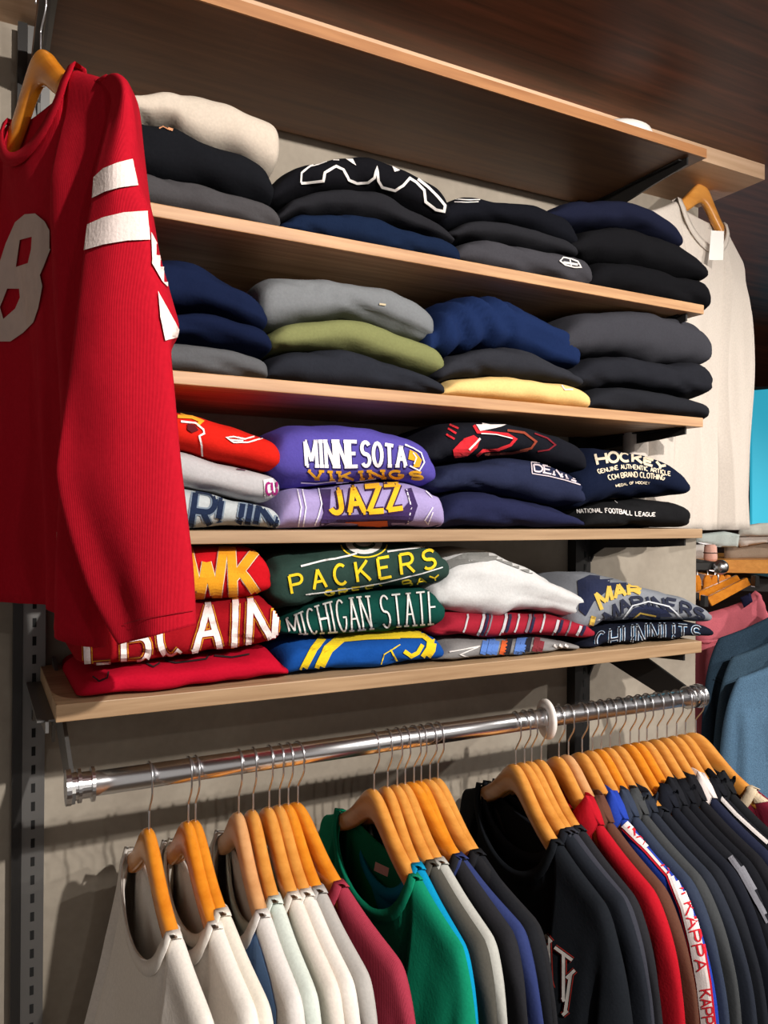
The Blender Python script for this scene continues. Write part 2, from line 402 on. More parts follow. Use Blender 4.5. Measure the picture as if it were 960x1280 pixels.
# rods on the canopy brackets from which the shirts hang
def clothes_rail():
    Y = -.300; za = onY(80, 983, Y).z; zb = onY(880, 870, Y).z; z = (za+zb)/2
    xa = onY(86, 983, Y).x; xb = onY(873, 870, Y).x
    r = empty('clothes_rail', ((xa+xb)/2, Y, z), 'long polished chrome clothes rail under the lowest shelf', 'clothes rail')
    h = (xb-xa)/2; bm = bmesh.new()
    tube(bm, [(-h+.01, 0, 0), (h-.01, 0, 0)], .0155, 32); link('tube', bm, M_CHROME, r)
    for s in (-1, 1):
        bm = bmesh.new()
        for a, b, rad in ((0, .006, .0225), (.006, .014, .0175), (.014, .018, .021), (.018, .03, .0165), (.030, .034, .0215)):
            tube(bm, [(s*(h-a+.004), 0, 0), (s*(h-b+.004), 0, 0)], rad, 28)
        bmesh.ops.recalc_face_normals(bm, faces=bm.faces)
        link('end_fitting', bm, M_CHROME, r, False)
    for x, lab, m in ((xa+.004, 'left grey steel arm carrying the end of the chrome rail', M_GALV), (1.205, 'right black steel arm carrying the end of the chrome rail', M_STEEL)):
        bm = bmesh.new(); pr = [(-.02, .105), (-.06, .095), (-.292, .006), (-.312, .0), (-.320, -.014), (-.312, -.030), (-.296, -.036), (-.27, -.034), (-.07, .022), (-.035, .0), (-.02, -.03)]
        a = [bm.verts.new((-.0025, y, zz)) for y, zz in pr]; b = [bm.verts.new((.0025, y, zz)) for y, zz in pr]
        bm.faces.new(a); bm.faces.new(list(reversed(b)))
        for i in range(len(pr)): bm.faces.new((a[i], b[i], b[(i+1) % len(pr)], a[(i+1) % len(pr)]))
        bmesh.ops.recalc_face_normals(bm, faces=bm.faces)
        o = link('rail_arm', bm, m, None, False); o.location = (x, 0, z+.012); tag(o, lab, 'bracket')
    return Y, z, xa, xb
RY, RZ, RXA, RXB = clothes_rail()
def divider():
    p = onY(683, 903, RY); bm = bmesh.new()
    n = 40; rs = [(.0165, -.004), (.031, -.004), (.0335, -.002), (.0335, .002), (.031, .004), (.0165, .004)]
    rings = [[bm.verts.new((t, rr*math.cos(2*math.pi*k/n), rr*math.sin(2*math.pi*k/n)-.002)) for k in range(n)] for rr, t in rs]
    for i in range(len(rings)):
        a, b = rings[i], rings[(i+1) % len(rings)]
        for k in range(n): bm.faces.new((a[k], a[(k+1) % n], b[(k+1) % n], b[k]))
    bmesh.ops.recalc_face_normals(bm, faces=bm.faces)
    o = link('size_divider', bm, M_WHITE, None, True); o.location = (p.x, RY, RZ); o.rotation_euler = (0, 0, math.radians(-12))
    tag(o, 'round white plastic divider disc threaded on the chrome rail', 'rail divider')
divider()
def dome():
    p = onY(778, 152, RY0+.06); bm = bmesh.new(); n = 32
    prof = [(0, .036), (.03, .035), (.052, .030), (.064, .022), (.068, .011), (.068, 0), (0, 0)]
    rings = [[bm.verts.new((r*math.cos(2*math.pi*k/n), r*math.sin(2*math.pi*k/n), z)) for k in range(n)] for r, z in prof[1:-1]]
    for i in range(len(rings)-1):
        for k in range(n): bm.faces.new((rings[i][k], rings[i][(k+1) % n], rings[i+1][(k+1) % n], rings[i+1][k]))
    bm.faces.new(rings[0]); bm.faces.new(list(reversed(rings[-1])))
    bmesh.ops.recalc_face_normals(bm, faces=bm.faces)
    o = link('round_speaker', bm, M_WHITE, None, True); o.location = (p.x, RY0+.075, ZS+SH[1]+.0005)
    tag(o, 'small round white device lying on top of the brown canopy board', 'device')
dome()
# ------------------------------------------------------------- folded sweatshirts
def folded(k, top, bot, mat, label, group, Yf=None, depth=.262, seed=0, rough=1.3, name='folded_sweatshirt', lift=0, n=3.1, bunch=0):
    random.seed(seed)
    Yf = RY0+.012 if Yf is None else Yf
    zs = ZS+SH[k]+.0006
    T = [(q.x, q.z) for q in (onY(x, y, Yf+.03) for x, y in top)]
    if bot is None: B = [(T[0][0], zs), (T[-1][0], zs)]
    else: B = [(q.x, q.z) for q in (onY(x, y, Yf+.012) for x, y in bot)]
    x0 = min(T[0][0], B[0][0]); x1 = max(T[-1][0], B[-1][0])
    cx = (x0+x1)/2; W = x1-x0; nx, ny = 64, 40
    bm = bmesh.new(); rings = []
    sd = seed*7.13
    for i in range(nx+1):
        e = -math.cos(math.pi*i/nx)*.5+.5
        e = .35*e+.65*(i/nx)
        x = x0+W*e; zt = pw(T, x); zb = max(zs, pw(B, x))
        for ei, lim in ((.13, e < .13), (.86, e > .86)):
            if lim:
                xi = x0+W*ei; hi = pw(T, xi)-max(zs, pw(B, xi)); zt = max(zt, zb+.66*hi)
        if zt-zb < .012: m_ = (zt+zb)/2; zt = m_+.006; zb = max(zs, m_-.006); zt = max(zt, zb+.012)
        s = 2*e-1
        endh = (1-abs(s)**14)**.5 if abs(s) < 1 else 0; endh = .38+.62*endh
        enda = (1-abs(s)**10)**.45 if abs(s) < 1 else 0; enda = .80+.20*enda
        zc = (zt+zb)/2; h = (zt-zb)/2*endh
        if bot is None: zc = zb+h*1.0
        yc = Yf+depth/2; a = depth/2*enda; ring = []
        # front tucks back a little near the ends
        for j in range(ny):
            th = 2*math.pi*j/ny
            cy, sz = math.cos(th), math.sin(th)
            y = -math.copysign(abs(cy)**(2/3.2), cy)*a; z = math.copysign(abs(sz)**(2/n), sz)*h
            p = Vector((x, yc+y, zc+z))
            # slow folds and creases of thick fleece
            q = Vector((x*9+sd, p.y*7+sd*.3, p.z*11))
            d = noise.noise(q)*.0045*rough + noise.noise(q*2.7)*.0026*rough + noise.noise(Vector((x*34+sd, p.y*30, p.z*55)))*.0013*rough
            cr = noise.noise(Vector((x*5+p.z*22+sd, sd, 0)))
            d -= .0045*rough*max(0, 1-abs(cr)*9)*max(0, cy)
            if bunch:
                m_ = max(0, min(1, (.62-e)*5))*max(0, cy+.2); d += bunch*m_*(abs(math.sin(x*62+(p.z-zs)*38+math.sin(p.z*60)*.5))-.6)
            nrm = Vector((0, -math.copysign(abs(cy)**.8, cy), math.copysign(abs(sz)**.8, sz)))
            if nrm.length > 0: nrm.normalize()
            p += nrm*d*endh
            if p.z < zs: p.z = zs
            if sz > .2: # dip toward the back
                p.z -= max(0, (p.y-Yf-.10))*.06
                p.z = max(p.z, zs)
            ring.append(bm.verts.new(p-Vector((cx, yc, zs))))
        rings.append(ring)
    for i in range(nx):
        for j in range(ny): bm.faces.new((rings[i][j], rings[i][(j+1) % ny], rings[i+1][(j+1) % ny], rings[i+1][j]))
    bm.faces.new(rings[0]); bm.faces.new(list(reversed(rings[-1])))
    bmesh.ops.recalc_face_normals(bm, faces=bm.faces)
    o = link(name, bm, mat); o.location = (cx, Yf+depth/2, zs)
    o.matrix_world = Matrix.Translation(o.location)
    tag(o, label, 'sweatshirt', group); return o
G = {2: 'sweatshirts folded on the topmost shelf', 3: 'sweatshirts folded on the second shelf', 4: 'sweatshirts folded on the third shelf', 5: 'sweatshirts folded on the lowest shelf'}
BLK, CHA, NVY = C(22, 23, 27), C(44, 44, 49), C(24, 31, 58)
S = {}
def F(key, k, top, bot, mat, label, **kw): S[key] = folded(k, top, bot, mat, label, G[k], seed=len(S)+3, **kw)
# row under the canopy
F('a1', 2, [(120, 205), (190, 218), (240, 225), (290, 243), (330, 258), (347, 268)], None, C(70, 68, 70), 'dark grey sweatshirt at the bottom of the stack beside the red jersey, topmost shelf')
F('a2', 2, [(120, 150), (175, 152), (215, 155), (250, 178), (300, 190), (328, 212), (340, 240)], [(120, 203), (190, 218), (240, 225), (290, 242), (325, 254), (340, 260)], BLK, 'black sweatshirt with a tiny orange mark, under the cream one')
F('a3', 2, [(120, 116), (165, 118), (210, 115), (240, 116), (275, 125), (310, 140), (347, 150)], [(120, 150), (180, 152), (215, 154), (228, 168), (250, 182), (290, 190), (320, 205), (347, 222)], C(200, 187, 172), 'cream sweatshirt lying on top of its stack beside the red jersey')
F('b1', 2, [(345, 280), (375, 268), (450, 270), (500, 285), (550, 300), (571, 310)], None, C(20, 32, 56), 'navy blue sweatshirt beneath two black ones, second stack of the topmost shelf')
F('b2', 2, [(345, 265), (365, 246), (420, 236), (470, 240), (510, 260), (545, 280), (565, 296)], [(345, 282), (380, 269), (450, 270), (500, 285), (545, 299), (565, 306)], C(34, 34, 38), 'black sweatshirt right under the one with a white squiggly outline')
F('b3', 2, [(336, 226), (360, 211), (400, 200), (430, 196), (470, 198), (510, 213), (545, 238), (560, 262)], [(336, 265), (365, 248), (420, 238), (470, 242), (510, 260), (560, 285)], C(18, 18, 22), 'black sweatshirt with a white embroidered wavy outline')
F('c1', 2, [(562, 304), (590, 297), (620, 300), (680, 313), (725, 322), (733, 330)], None, C(62, 61, 66), 'dark grey sweatshirt with a small white embroidered oval mark')
F('c2', 2, [(560, 290), (575, 281), (620, 280), (660, 285), (700, 303), (716, 316)], [(560, 300), (590, 298), (640, 304), (690, 316), (716, 322)], C(36, 36, 40), 'charcoal sweatshirt between a black one and the grey one with a white oval mark')
F('c3', 2, [(553, 252), (575, 245), (620, 251), (665, 258), (700, 275), (717, 296)], [(553, 285), (575, 282), (620, 281), (660, 286), (695, 301), (717, 312)], C(18, 19, 25), 'black sweatshirt with a fine white stitched line along its top')
F('d1', 2, [(728, 335), (750, 326), (800, 330), (840, 340), (868, 345), (881, 354)], None, C(18, 18, 21), 'black sweatshirt at the bottom of the right stack, topmost shelf')
F('d2', 2, [(712, 298), (730, 284), (780, 281), (820, 295), (856, 313), (878, 338)], [(712, 322), (745, 325), (800, 331), (850, 343), (878, 352)], C(20, 20, 23), 'black sweatshirt in the middle of the right stack, topmost shelf')
F('d3', 2, [(682, 262), (710, 252), (760, 249), (800, 260), (830, 278), (848, 297)], [(682, 280), (730, 285), (780, 283), (820, 296), (848, 310)], C(23, 26, 44), 'midnight navy sweatshirt on top of the right stack, topmost shelf')
# second row
F('e1', 3, [(165, 424), (220, 427), (260, 430), (310, 438), (332, 448)], None, C(88, 89, 92), 'mid grey sweatshirt under two navy ones beside the red jersey')
F('e2', 3, [(165, 386), (220, 387), (260, 388), (300, 402), (325, 410), (337, 424)], [(165, 424), (220, 427), (260, 430), (310, 439), (337, 446)], C(18, 26, 52), 'navy sweatshirt between a navy one and a grey one beside the red jersey')
F('e3', 3, [(165, 322), (210, 320), (240, 325), (270, 343), (300, 360), (322, 377), (331, 392)], [(165, 386), (220, 387), (260, 388), (300, 402), (331, 414)], C(20, 29, 56), 'navy sweatshirt heaped on top of the stack beside the red jersey')
F('f1', 3, [(328, 452), (345, 442), (400, 436), (430, 434), (470, 447), (520, 462), (552, 478)], None, C(38, 40, 47), 'charcoal sweatshirt at the bottom of the stack with the olive one')
F('f2', 3, [(338, 414), (352, 405), (380, 400), (430, 394), (455, 397), (490, 413), (530, 428), (551, 446)], [(338, 440), (352, 440), (400, 437), (430, 436), (470, 448), (520, 463), (551, 470)], C(122, 125, 82), 'olive green folded sweatshirt')
F('f3', 3, [(327, 343), (345, 341), (390, 345), (450, 352), (500, 367), (538, 386)], [(327, 412), (352, 408), (385, 402), (430, 396), (460, 399), (500, 414), (538, 432)], C(118, 121, 124), 'heather grey sweatshirt lying on the olive green one')
F('g1', 3, [(547, 486), (560, 474), (590, 469), (640, 470), (700, 478), (731, 490)], None, C(232, 196, 130), 'pale yellow folded sweatshirt with a small white mark')
F('g2', 3, [(546, 455), (560, 443), (610, 432), (650, 436), (690, 455), (722, 474)], [(546, 480), (560, 475), (590, 470), (640, 471), (700, 479), (722, 484)], C(44, 45, 51), 'charcoal sweatshirt between the pale yellow one and the crumpled blue one')
F('g3', 3, [(534, 405), (550, 381), (575, 370), (625, 367), (665, 383), (700, 405), (722, 430)], [(534, 455), (560, 446), (610, 434), (650, 438), (690, 457), (722, 466)], C(24, 39, 76), 'crumpled royal navy sweatshirt with bunched folds and a paper tag', rough=1.5, bunch=.016)
F('h1', 3, [(724, 494), (740, 485), (790, 484), (840, 491), (879, 502)], None, C(34, 35, 40), 'black sweatshirt at the bottom of the right stack, second shelf')
F('h2', 3, [(716, 458), (735, 445), (780, 443), (830, 452), (870, 452), (884, 468)], [(716, 484), (740, 486), (790, 485), (840, 492), (884, 498)], C(34, 35, 41), 'black sweatshirt in the middle of the right stack, second shelf')
F('h3', 3, [(698, 410), (718, 391), (750, 385), (800, 384), (840, 391), (870, 407), (883, 425)], [(698, 448), (735, 447), (780, 444), (830, 453), (860, 457), (883, 458)], C(58, 58, 64), 'washed charcoal sweatshirt on top of the right stack, second shelf')
# third row
F('i1', 4, [(180, 602), (240, 608), (280, 616), (330, 627), (347, 637)], None, C(176, 182, 184), 'light grey sweatshirt with big navy block letters')
F('i2', 4, [(180, 558), (225, 562), (270, 575), (320, 585), (346, 594)], [(180, 602), (240, 609), (280, 617), (330, 629), (346, 628)], C(178, 176, 178), 'light grey sweatshirt with a white patch at its right end')
F('i3', 4, [(180, 508), (225, 512), (260, 520), (300, 532), (335, 545), (347, 560)], [(180, 558), (225, 563), (270, 576), (320, 586), (347, 590)], C(206, 34, 24), 'bright red sweatshirt with white and yellow sketchy print')
F('j1', 4, [(346, 622), (362, 610), (400, 610), (450, 604), (500, 602), (540, 611), (551, 625)], None, C(162, 148, 196), 'lavender sweatshirt with big yellow letters and dark stripes')
F('j2', 4, [(342, 548), (352, 534), (385, 528), (440, 528), (490, 540), (525, 554), (541, 578)], [(342, 600), (360, 612), (400, 611), (450, 605), (500, 603), (541, 612)], C(84, 74, 158), 'purple sweatshirt with white serif letters over yellow letters')
F('k1', 4, [(546, 634), (560, 618), (590, 612), (640, 620), (690, 633), (715, 645), (726, 655)], None, C(34, 37, 66), 'plain navy sweatshirt at the bottom of its stack, third shelf')
F('k2', 4, [(541, 592), (552, 580), (600, 575), (650, 570), (690, 579), (715, 596), (727, 612)], [(541, 618), (560, 619), (590, 613), (640, 621), (690, 633), (727, 636)], C(38, 43, 68), 'navy sweatshirt with an arched pale-outlined word at its right end')
F('k3', 4, [(530, 548), (555, 528), (600, 523), (640, 527), (690, 544), (718, 557), (727, 574)], [(530, 584), (552, 581), (600, 576), (650, 571), (690, 580), (727, 594)], C(24, 25, 32), 'black sweatshirt with red, white and orange flame-like print')
F('l1', 4, [(722, 642), (750, 631), (780, 624), (820, 624), (847, 630), (854, 640)], None, C(26, 26, 28), 'black sweatshirt with one thin line of white capital letters')
F('l2', 4, [(722, 578), (740, 561), (770, 559), (810, 569), (840, 585), (856, 606)], [(722, 645), (750, 633), (780, 625), (820, 622), (856, 622)], C(18, 25, 46), 'dark navy sweatshirt with several lines of cream capital letters')
# lowest row
F('m1', 5, [(96, 850), (115, 842), (150, 834), (220, 828), (300, 815), (340, 812), (359, 838)], None, C(176, 14, 40), 'plain crimson sweatshirt at the bottom of the left stack, lowest shelf', Yf=RY0+.006)
F('m2', 5, [(98, 795), (115, 770), (200, 757), (270, 752), (330, 742), (348, 757)], [(98, 842), (115, 842), (150, 836), (220, 829), (300, 815), (348, 812)], C(150, 18, 28), 'dark red sweatshirt with big white block letters outlined in yellow', Yf=RY0+.002)
F('m3', 5, [(112, 712), (140, 692), (240, 684), (300, 682), (326, 687), (337, 708)], [(112, 775), (150, 768), (200, 758), (270, 753), (337, 747)], C(188, 20, 30), 'red sweatshirt with big golden block letters, topmost of its stack')
F('n1', 5, [(350, 806), (370, 797), (430, 796), (500, 791), (540, 789), (551, 800)], None, C(22, 72, 146), 'bright blue sweatshirt with broad yellow curved print')
F('n2', 5, [(350, 785), (370, 768), (420, 748), (480, 738), (530, 733), (552, 742)], [(350, 800), (370, 798), (430, 797), (500, 792), (552, 790)], C(16, 66, 58), 'dark green sweatshirt with tall white two-word lettering')
F('n3', 5, [(336, 705), (345, 690), (400, 683), (470, 677), (530, 680), (556, 695)], [(336, 755), (360, 768), (380, 765), (420, 751), (480, 740), (530, 735), (556, 732)], C(42, 62, 56), 'deep green sweatshirt with yellow spaced letters, topmost of its stack')
F('o1', 5, [(542, 812), (560, 799), (620, 798), (680, 797), (718, 803)], None, C(128, 126, 126), 'grey sweatshirt with blue, orange and black vertical stripes')
F('o2', 5, [(544, 778), (560, 766), (620, 769), (680, 766), (720, 776), (738, 786)], [(544, 800), (560, 800), (620, 799), (680, 798), (738, 800)], C(150, 34, 50), 'crimson sweatshirt with thin grey and navy vertical stripes')
F('o3', 5, [(545, 722), (560, 700), (585, 690), (620, 690), (670, 710), (710, 733), (738, 752), (747, 768)], [(545, 770), (565, 768), (600, 772), (630, 775), (655, 766), (700, 772), (747, 784)], C(200, 200, 200), 'pale heather grey sweatshirt slumped over its stack, lowest shelf', rough=1.6)
F('p1', 5, [(722, 806), (745, 787), (790, 779), (840, 777), (872, 778), (884, 788)], None, C(24, 27, 40), 'black sweatshirt with turquoise and white outlined letters')
F('p2', 5, [(716, 735), (735, 718), (780, 722), (830, 740), (868, 752), (884, 768)], [(716, 800), (745, 789), (790, 780), (840, 778), (884, 782)], C(128, 132, 140), 'grey and navy sweatshirt with yellow letters, right end of lowest shelf', rough=1.4)
bpy.context.view_layer.update()
B = {k: bvh_of(o) for k, o in S.items()}
INKS = {}
def ink(c, r=.75):
    if c not in INKS: INKS[c] = cloth('print_%d_%d_%d' % c, rgb(*c), scale=400, bump=.12, marl=.05, sheen=.03, rough=r)
    return INKS[c]
WHT = (232, 226, 222)
def D(key): return Decal(B[key])
# wavy outline
d = D('b3')
d.stroke([(376, 228), (377, 216), (388, 208), (400, 205), (413, 200), (424, 200)], 2.2); d.stroke([(376, 229), (404, 226), (406, 216), (420, 208), (429, 212), (436, 225), (446, 229), (460, 228), (468, 222), (471, 210), (473, 226), (478, 234), (494, 238), (504, 232), (512, 223), (520, 228), (530, 238), (532, 252), (545, 262), (555, 264), (556, 257), (547, 246), (535, 234), (522, 224)], 3.2)
d.poly([(432, 199), (441, 199), (445, 207)]); d.poly([(490, 208), (500, 213), (493, 215)]); d.done('embroidery', ink(WHT), S['b3'], 'white stitched outline')
d = D('c3'); d.stroke([(566, 249), (580, 250), (600, 250)], 1.2); d.stroke([(568, 253), (584, 253), (598, 252)], 1); d.done('stitching', ink(WHT), S['c3'])
d = D('c1'); d.stroke([(700, 326), (704, 322), (714, 324), (722, 327), (726, 334), (718, 334), (706, 331), (700, 326)], 1.6); d.stroke([(704, 328), (722, 331)], 2.6); d.stroke([(712, 324), (714, 333)], 1.4); d.done('embroidery', ink(WHT), S['c1'], 'small white oval emblem')
d = D('a2'); d.stroke([(195, 157), (199, 160), (204, 158), (210, 161), (216, 163)], 3); d.done('emblem', ink((214, 150, 110)), S['a2'], 'tiny orange emblem')
d = D('g1'); d.stroke([(702, 482), (706, 487), (716, 487), (720, 484)], 1.6); d.done('embroidery', ink(WHT), S['g1'], 'small white mark')
d = D('f3'); d.stroke([(474, 380), (482, 381)], 2.4); d.done('embroidery', ink((196, 180, 150)), S['f3'], 'small pale mark')
# third row prints
d = D('i1')
d.text('RUIN', [(245, 612), (280, 619), (350, 638)], [(238, 662), (280, 664), (345, 662)], 11, .0006, serif=.16); d.done('letter_outline', ink((120, 134, 150)), S['i1'])
d = D('i1'); d.text('RUIN', [(245, 613), (280, 620), (350, 639)], [(238, 661), (280, 663), (345, 661)], 7, .0013, serif=.12); d.done('lettering', ink((28, 40, 66)), S['i1'], 'navy block letters')
d = D('i2'); d.poly([(329, 600), (341, 598), (345, 620), (331, 623)], off=.001); d.done('patch', ink((226, 220, 224)), S['i2'], 'white patch')
d = D('i2'); d.text('CU', [(332, 604), (345, 603)], [(333, 618), (346, 617)], 2.6, .002); d.done('lettering', ink((150, 34, 110)), S['i2'], 'magenta letters on the patch')
d = D('i2'); d.stroke([(296, 586), (318, 589), (338, 588)], 3); d.stroke([(318, 589), (322, 584), (330, 587)], 3); d.done('fold_edge', ink((110, 70, 90)), S['i2'])
d = D('i3'); d.stroke([(222, 521), (240, 522), (252, 527), (246, 532)], 4); d.stroke([(222, 516), (236, 520)], 2); d.done('yellow_print', ink((232, 168, 44)), S['i3'])
d = D('i3'); d.stroke([(226, 527), (244, 529), (254, 537), (255, 542), (249, 545), (252, 556), (253, 570)], 2.2); d.stroke([(283, 547), (292, 546), (306, 549), (322, 545), (332, 547), (310, 553), (292, 553), (283, 547)], 1.8); d.stroke([(288, 550), (304, 551)], 2); d.done('white_print', ink(WHT), S['i3'])
d = D('i3'); d.poly([(234, 530), (243, 531), (248, 538), (240, 541), (234, 537)]); d.done('dark_print', ink((90, 24, 30)), S['i3'])
T1, B1 = [(381, 552), (430, 552), (470, 554), (506, 560)], [(383, 582), (430, 583), (470, 582), (507, 582)]
d = D('j2'); d.text('MINNESOTA', T1, B1, 4.3, .0013, serif=.26, gap=.42); d.stroke([(376, 603), (395, 604), (420, 601)], 1.5); d.stroke([(420, 603), (440, 603), (470, 598)], 1.8); d.done('white_lettering', ink((238, 234, 240)), S['j2'])
d = D('j2'); d.text('MINNESOTA', [(x+1, y+1.5) for x, y in T1], [(x+1, y+1.5) for x, y in B1], 5.2, .0006, serif=.3, gap=.42); d.done('letter_shadow', ink((48, 38, 96)), S['j2'])
T2, B2 = [(385, 588), (430, 590), (480, 588), (528, 590)], [(388, 598), (430, 600), (480, 597), (529, 599)]
d = D('j2'); d.text('VIKINGS', T2, B2, 3.1, .0013, serif=.2, gap=.5)
d.poly([(512, 562), (520, 566), (527, 575), (524, 584), (516, 584), (518, 576), (510, 574)]); d.done('yellow_lettering', ink((226, 164, 40)), S['j2'])
d = D('j2'); d.stroke([(506, 556), (516, 560), (526, 566), (530, 578), (524, 588), (512, 582)], 1.6, .0018); d.stroke([(516, 566), (520, 572), (517, 580)], 1.5, .0022); d.done('white_crest', ink((238, 234, 240)), S['j2'])
d = D('j1')
for x0, x1 in ((372, 377), (378, 383), (508, 516)): d.stroke([(x0, 612), ((x0+x1)/2+2, 634), (x0+1, 658)], 1.5)
d.stroke([(398, 610), (402, 630), (398, 645), (392, 660)], 1.6); d.stroke([(532, 614), (540, 622)], 1.4); d.stroke([(541, 634), (531, 650), (535, 655), (541, 640)], 1.4)
d.done('white_lines', ink((230, 224, 236)), S['j1'])
d = D('j1'); d.poly([(400, 612), (414, 612), (412, 636), (424, 648), (412, 660), (398, 660), (405, 640)]); d.poly([(408, 645), (500, 640), (512, 626), (506, 612), (514, 610), (522, 632), (516, 650), (500, 658), (412, 660)]); d.done('dark_print', ink((62, 44, 92)), S['j1'])
TJ, BJ = [(409, 616), (440, 611), (470, 608), (498, 606)], [(413, 641), (440, 640), (470, 639), (503, 635)]
d = D('j1'); d.text('JAZZ', TJ, BJ, 10, .0017, serif=.1, gap=.3); d.done('letter_outline', ink((60, 36, 70)), S['j1'])
d = D('j1'); d.text('JAZZ', TJ, BJ, 6.2, .0024, serif=.08, gap=.3); d.done('yellow_lettering', ink((238, 182, 40)), S['j1'])
d = D('j1'); d.poly([(432, 652), (484, 650), (485, 660), (430, 661)], off=.002); d.done('orange_panel', ink((206, 98, 48)), S['j1'])
d = D('k3'); d.stroke([(590, 528), (597, 540), (613, 541), (634, 543), (644, 549), (638, 556), (622, 562), (604, 563), (596, 570)], 3.6); d.stroke([(590, 528), (600, 526), (638, 528)], 2); d.poly([(566, 562), (580, 548), (592, 544), (600, 550), (596, 560), (584, 570), (568, 572)]); d.stroke([(570, 542), (560, 536)], 2.4); d.stroke([(573, 536), (562, 531)], 2.4); d.stroke([(568, 549), (558, 543)], 2.4); d.done('red_print', ink((204, 40, 50)), S['k3'])
d = D('k3'); d.poly([(592, 527), (620, 525), (641, 528), (626, 534), (600, 539)], off=.0018); d.stroke([(586, 562), (596, 552), (600, 548)], 2.6, .002); d.stroke([(601, 542), (620, 543), (640, 548)], 1.2, .0022); d.done('white_print', ink((236, 226, 224)), S['k3'])
d = D('k3'); d.stroke([(634, 538), (655, 541), (670, 552), (664, 560), (650, 563)], 2.6); d.stroke([(606, 568), (640, 566), (660, 562)], 3); d.done('rust_print', ink((140, 62, 44)), S['k3'])
d = D('k3'); d.stroke([(668, 542), (684, 548), (694, 556), (686, 562), (672, 564)], 1.8); d.done('dark_red_print', ink((120, 30, 40)), S['k3'])
TD, BD = [(667, 581), (685, 583), (705, 589), (725, 600)], [(668, 589), (685, 592), (705, 597), (725, 604)]
d = D('k2'); d.stroke([(664, 578), (685, 580), (706, 586), (725, 597)], 1.2); d.stroke([(665, 592), (685, 595), (706, 600), (725, 606)], 1.2); d.stroke([(664, 578), (665, 592)], 1.2); d.text('DENVE', TD, BD, 1.9, serif=.2); d.done('lettering', ink((214, 200, 208)), S['k2'], 'pale outlined arched word')
CR = (222, 208, 184)
for k_, t_, T_, B_, w_ in (
 ('l2', 'HOCKEY', [(744, 568), (775, 566), (806, 572), (832, 582)], [(747, 581), (777, 577), (806, 580), (830, 588)], 3.1),
 ('l2', 'GENUINE AUTHENTIC ARTICLE', [(746, 587), (780, 581), (810, 584), (838, 590)], [(748, 592), (780, 586), (810, 589), (838, 595)], 1.1),
 ('l2', 'CCM BRAND CLOTHING', [(759, 594), (790, 590), (831, 594)], [(761, 600), (790, 596), (830, 600)], 1.25),
 ('l2', 'MEDAL OF HOCKEY', [(769, 606), (790, 602), (812, 602)], [(770, 609), (790, 605), (812, 605)], .8),
 ('l1', 'NATIONAL FOOTBALL LEAGUE', [(721, 637), (760, 636), (800, 640), (819, 641)], [(722, 642), (760, 641), (800, 645), (819, 645)], 1.0),
 ('l1', 'N', [(762, 620), (770, 620)], [(763, 629), (772, 629)], 1.2)):
    d = D(k_); d.text(t_, T_, B_, w_); d.done('lettering', ink(CR if k_ == 'l2' else WHT), S[k_])
# lowest row prints
def layered(key, txt, T, Bt, ws, cols, serif=.14, gap=.3, nm='lettering'):
    for i, (w_, c_) in enumerate(zip(ws, cols)):
        q = D(key); q.text(txt, T, Bt, w_, .0006+.0008*i, serif=serif, gap=gap)
        q.done(nm if i == len(ws)-1 else 'letter_outline', ink(c_), S[key])
for tx_, T_, B_ in (('HA', [(118, 696), (160, 692), (212, 690)], [(118, 766), (160, 762), (214, 756)]), ('WK', [(236, 689), (280, 687), (322, 690)], [(238, 752), (280, 749), (325, 747)])):
    layered('m3', tx_, T_, B_, (15, 12.5, 11), ((150, 20, 26), (228, 214, 196), (224, 152, 34)), serif=.17, gap=.3)
layered('m2', 'EBCAIN', [(108, 776), (190, 766), (270, 757), (345, 750)], [(110, 832), (190, 825), (270, 809), (342, 804)], (14.5, 12, 10.2, 7.6), ((136, 16, 26), (222, 160, 40), (136, 16, 26), (236, 222, 220)), serif=.12, gap=.42)
d = D('m1'); d.stroke([(116, 846), (124, 852), (134, 848), (136, 840)], 2); d.stroke([(182, 829), (192, 834), (200, 829)], 2); d.stroke([(206, 826), (220, 829), (258, 824), (262, 818)], 2); d.stroke([(268, 820), (290, 822), (312, 818)], 2); d.done('black_outline', ink((40, 10, 16)), S['m1'])
d = D('n3'); TP, BP = [(361, 720), (420, 707), (480, 697), (543, 687)], [(365, 742), (420, 731), (480, 722), (545, 709)]
d.text('PACKERS', TP, BP, 3.4, .0016, gap=.75); d.stroke(arc(455, 680, 29, 17, 5, 175, 14), 1.6)
d.text('GREEN BAY', [(405, 738), (440, 734), (490, 728), (548, 718)], [(407, 744), (440, 741), (490, 736), (550, 724)], 1.8, gap=.5); d.done('yellow_lettering', ink((226, 196, 40)), S['n3'])
d = D('n3'); d.stroke([(376, 708), (400, 702), (436, 695), (446, 692)], 2.2); d.stroke([(484, 690), (520, 685), (546, 682)], 2.2); d.stroke([(382, 743), (420, 738), (480, 728), (530, 716), (553, 709)], 1.5); d.poly(arc(455, 679, 23, 14, 0, 180, 14)); d.done('white_print', ink((222, 222, 220)), S['n3'])
d = D('n3'); d.stroke(arc(455, 679, 13, 7, 5, 175, 8), 4, .002); d.done('green_print', ink((40, 62, 50)), S['n3'])
TM, BM = [(358, 774), (400, 757), (440, 748), (482, 745), (546, 739)], [(363, 793), (400, 791), (440, 788), (482, 784), (548, 779)]
layered('n2', 'MICHIGAN STATE', TM, BM, (3.4, 2.1), ((20, 40, 38), (214, 214, 210)), serif=.3, gap=.42)
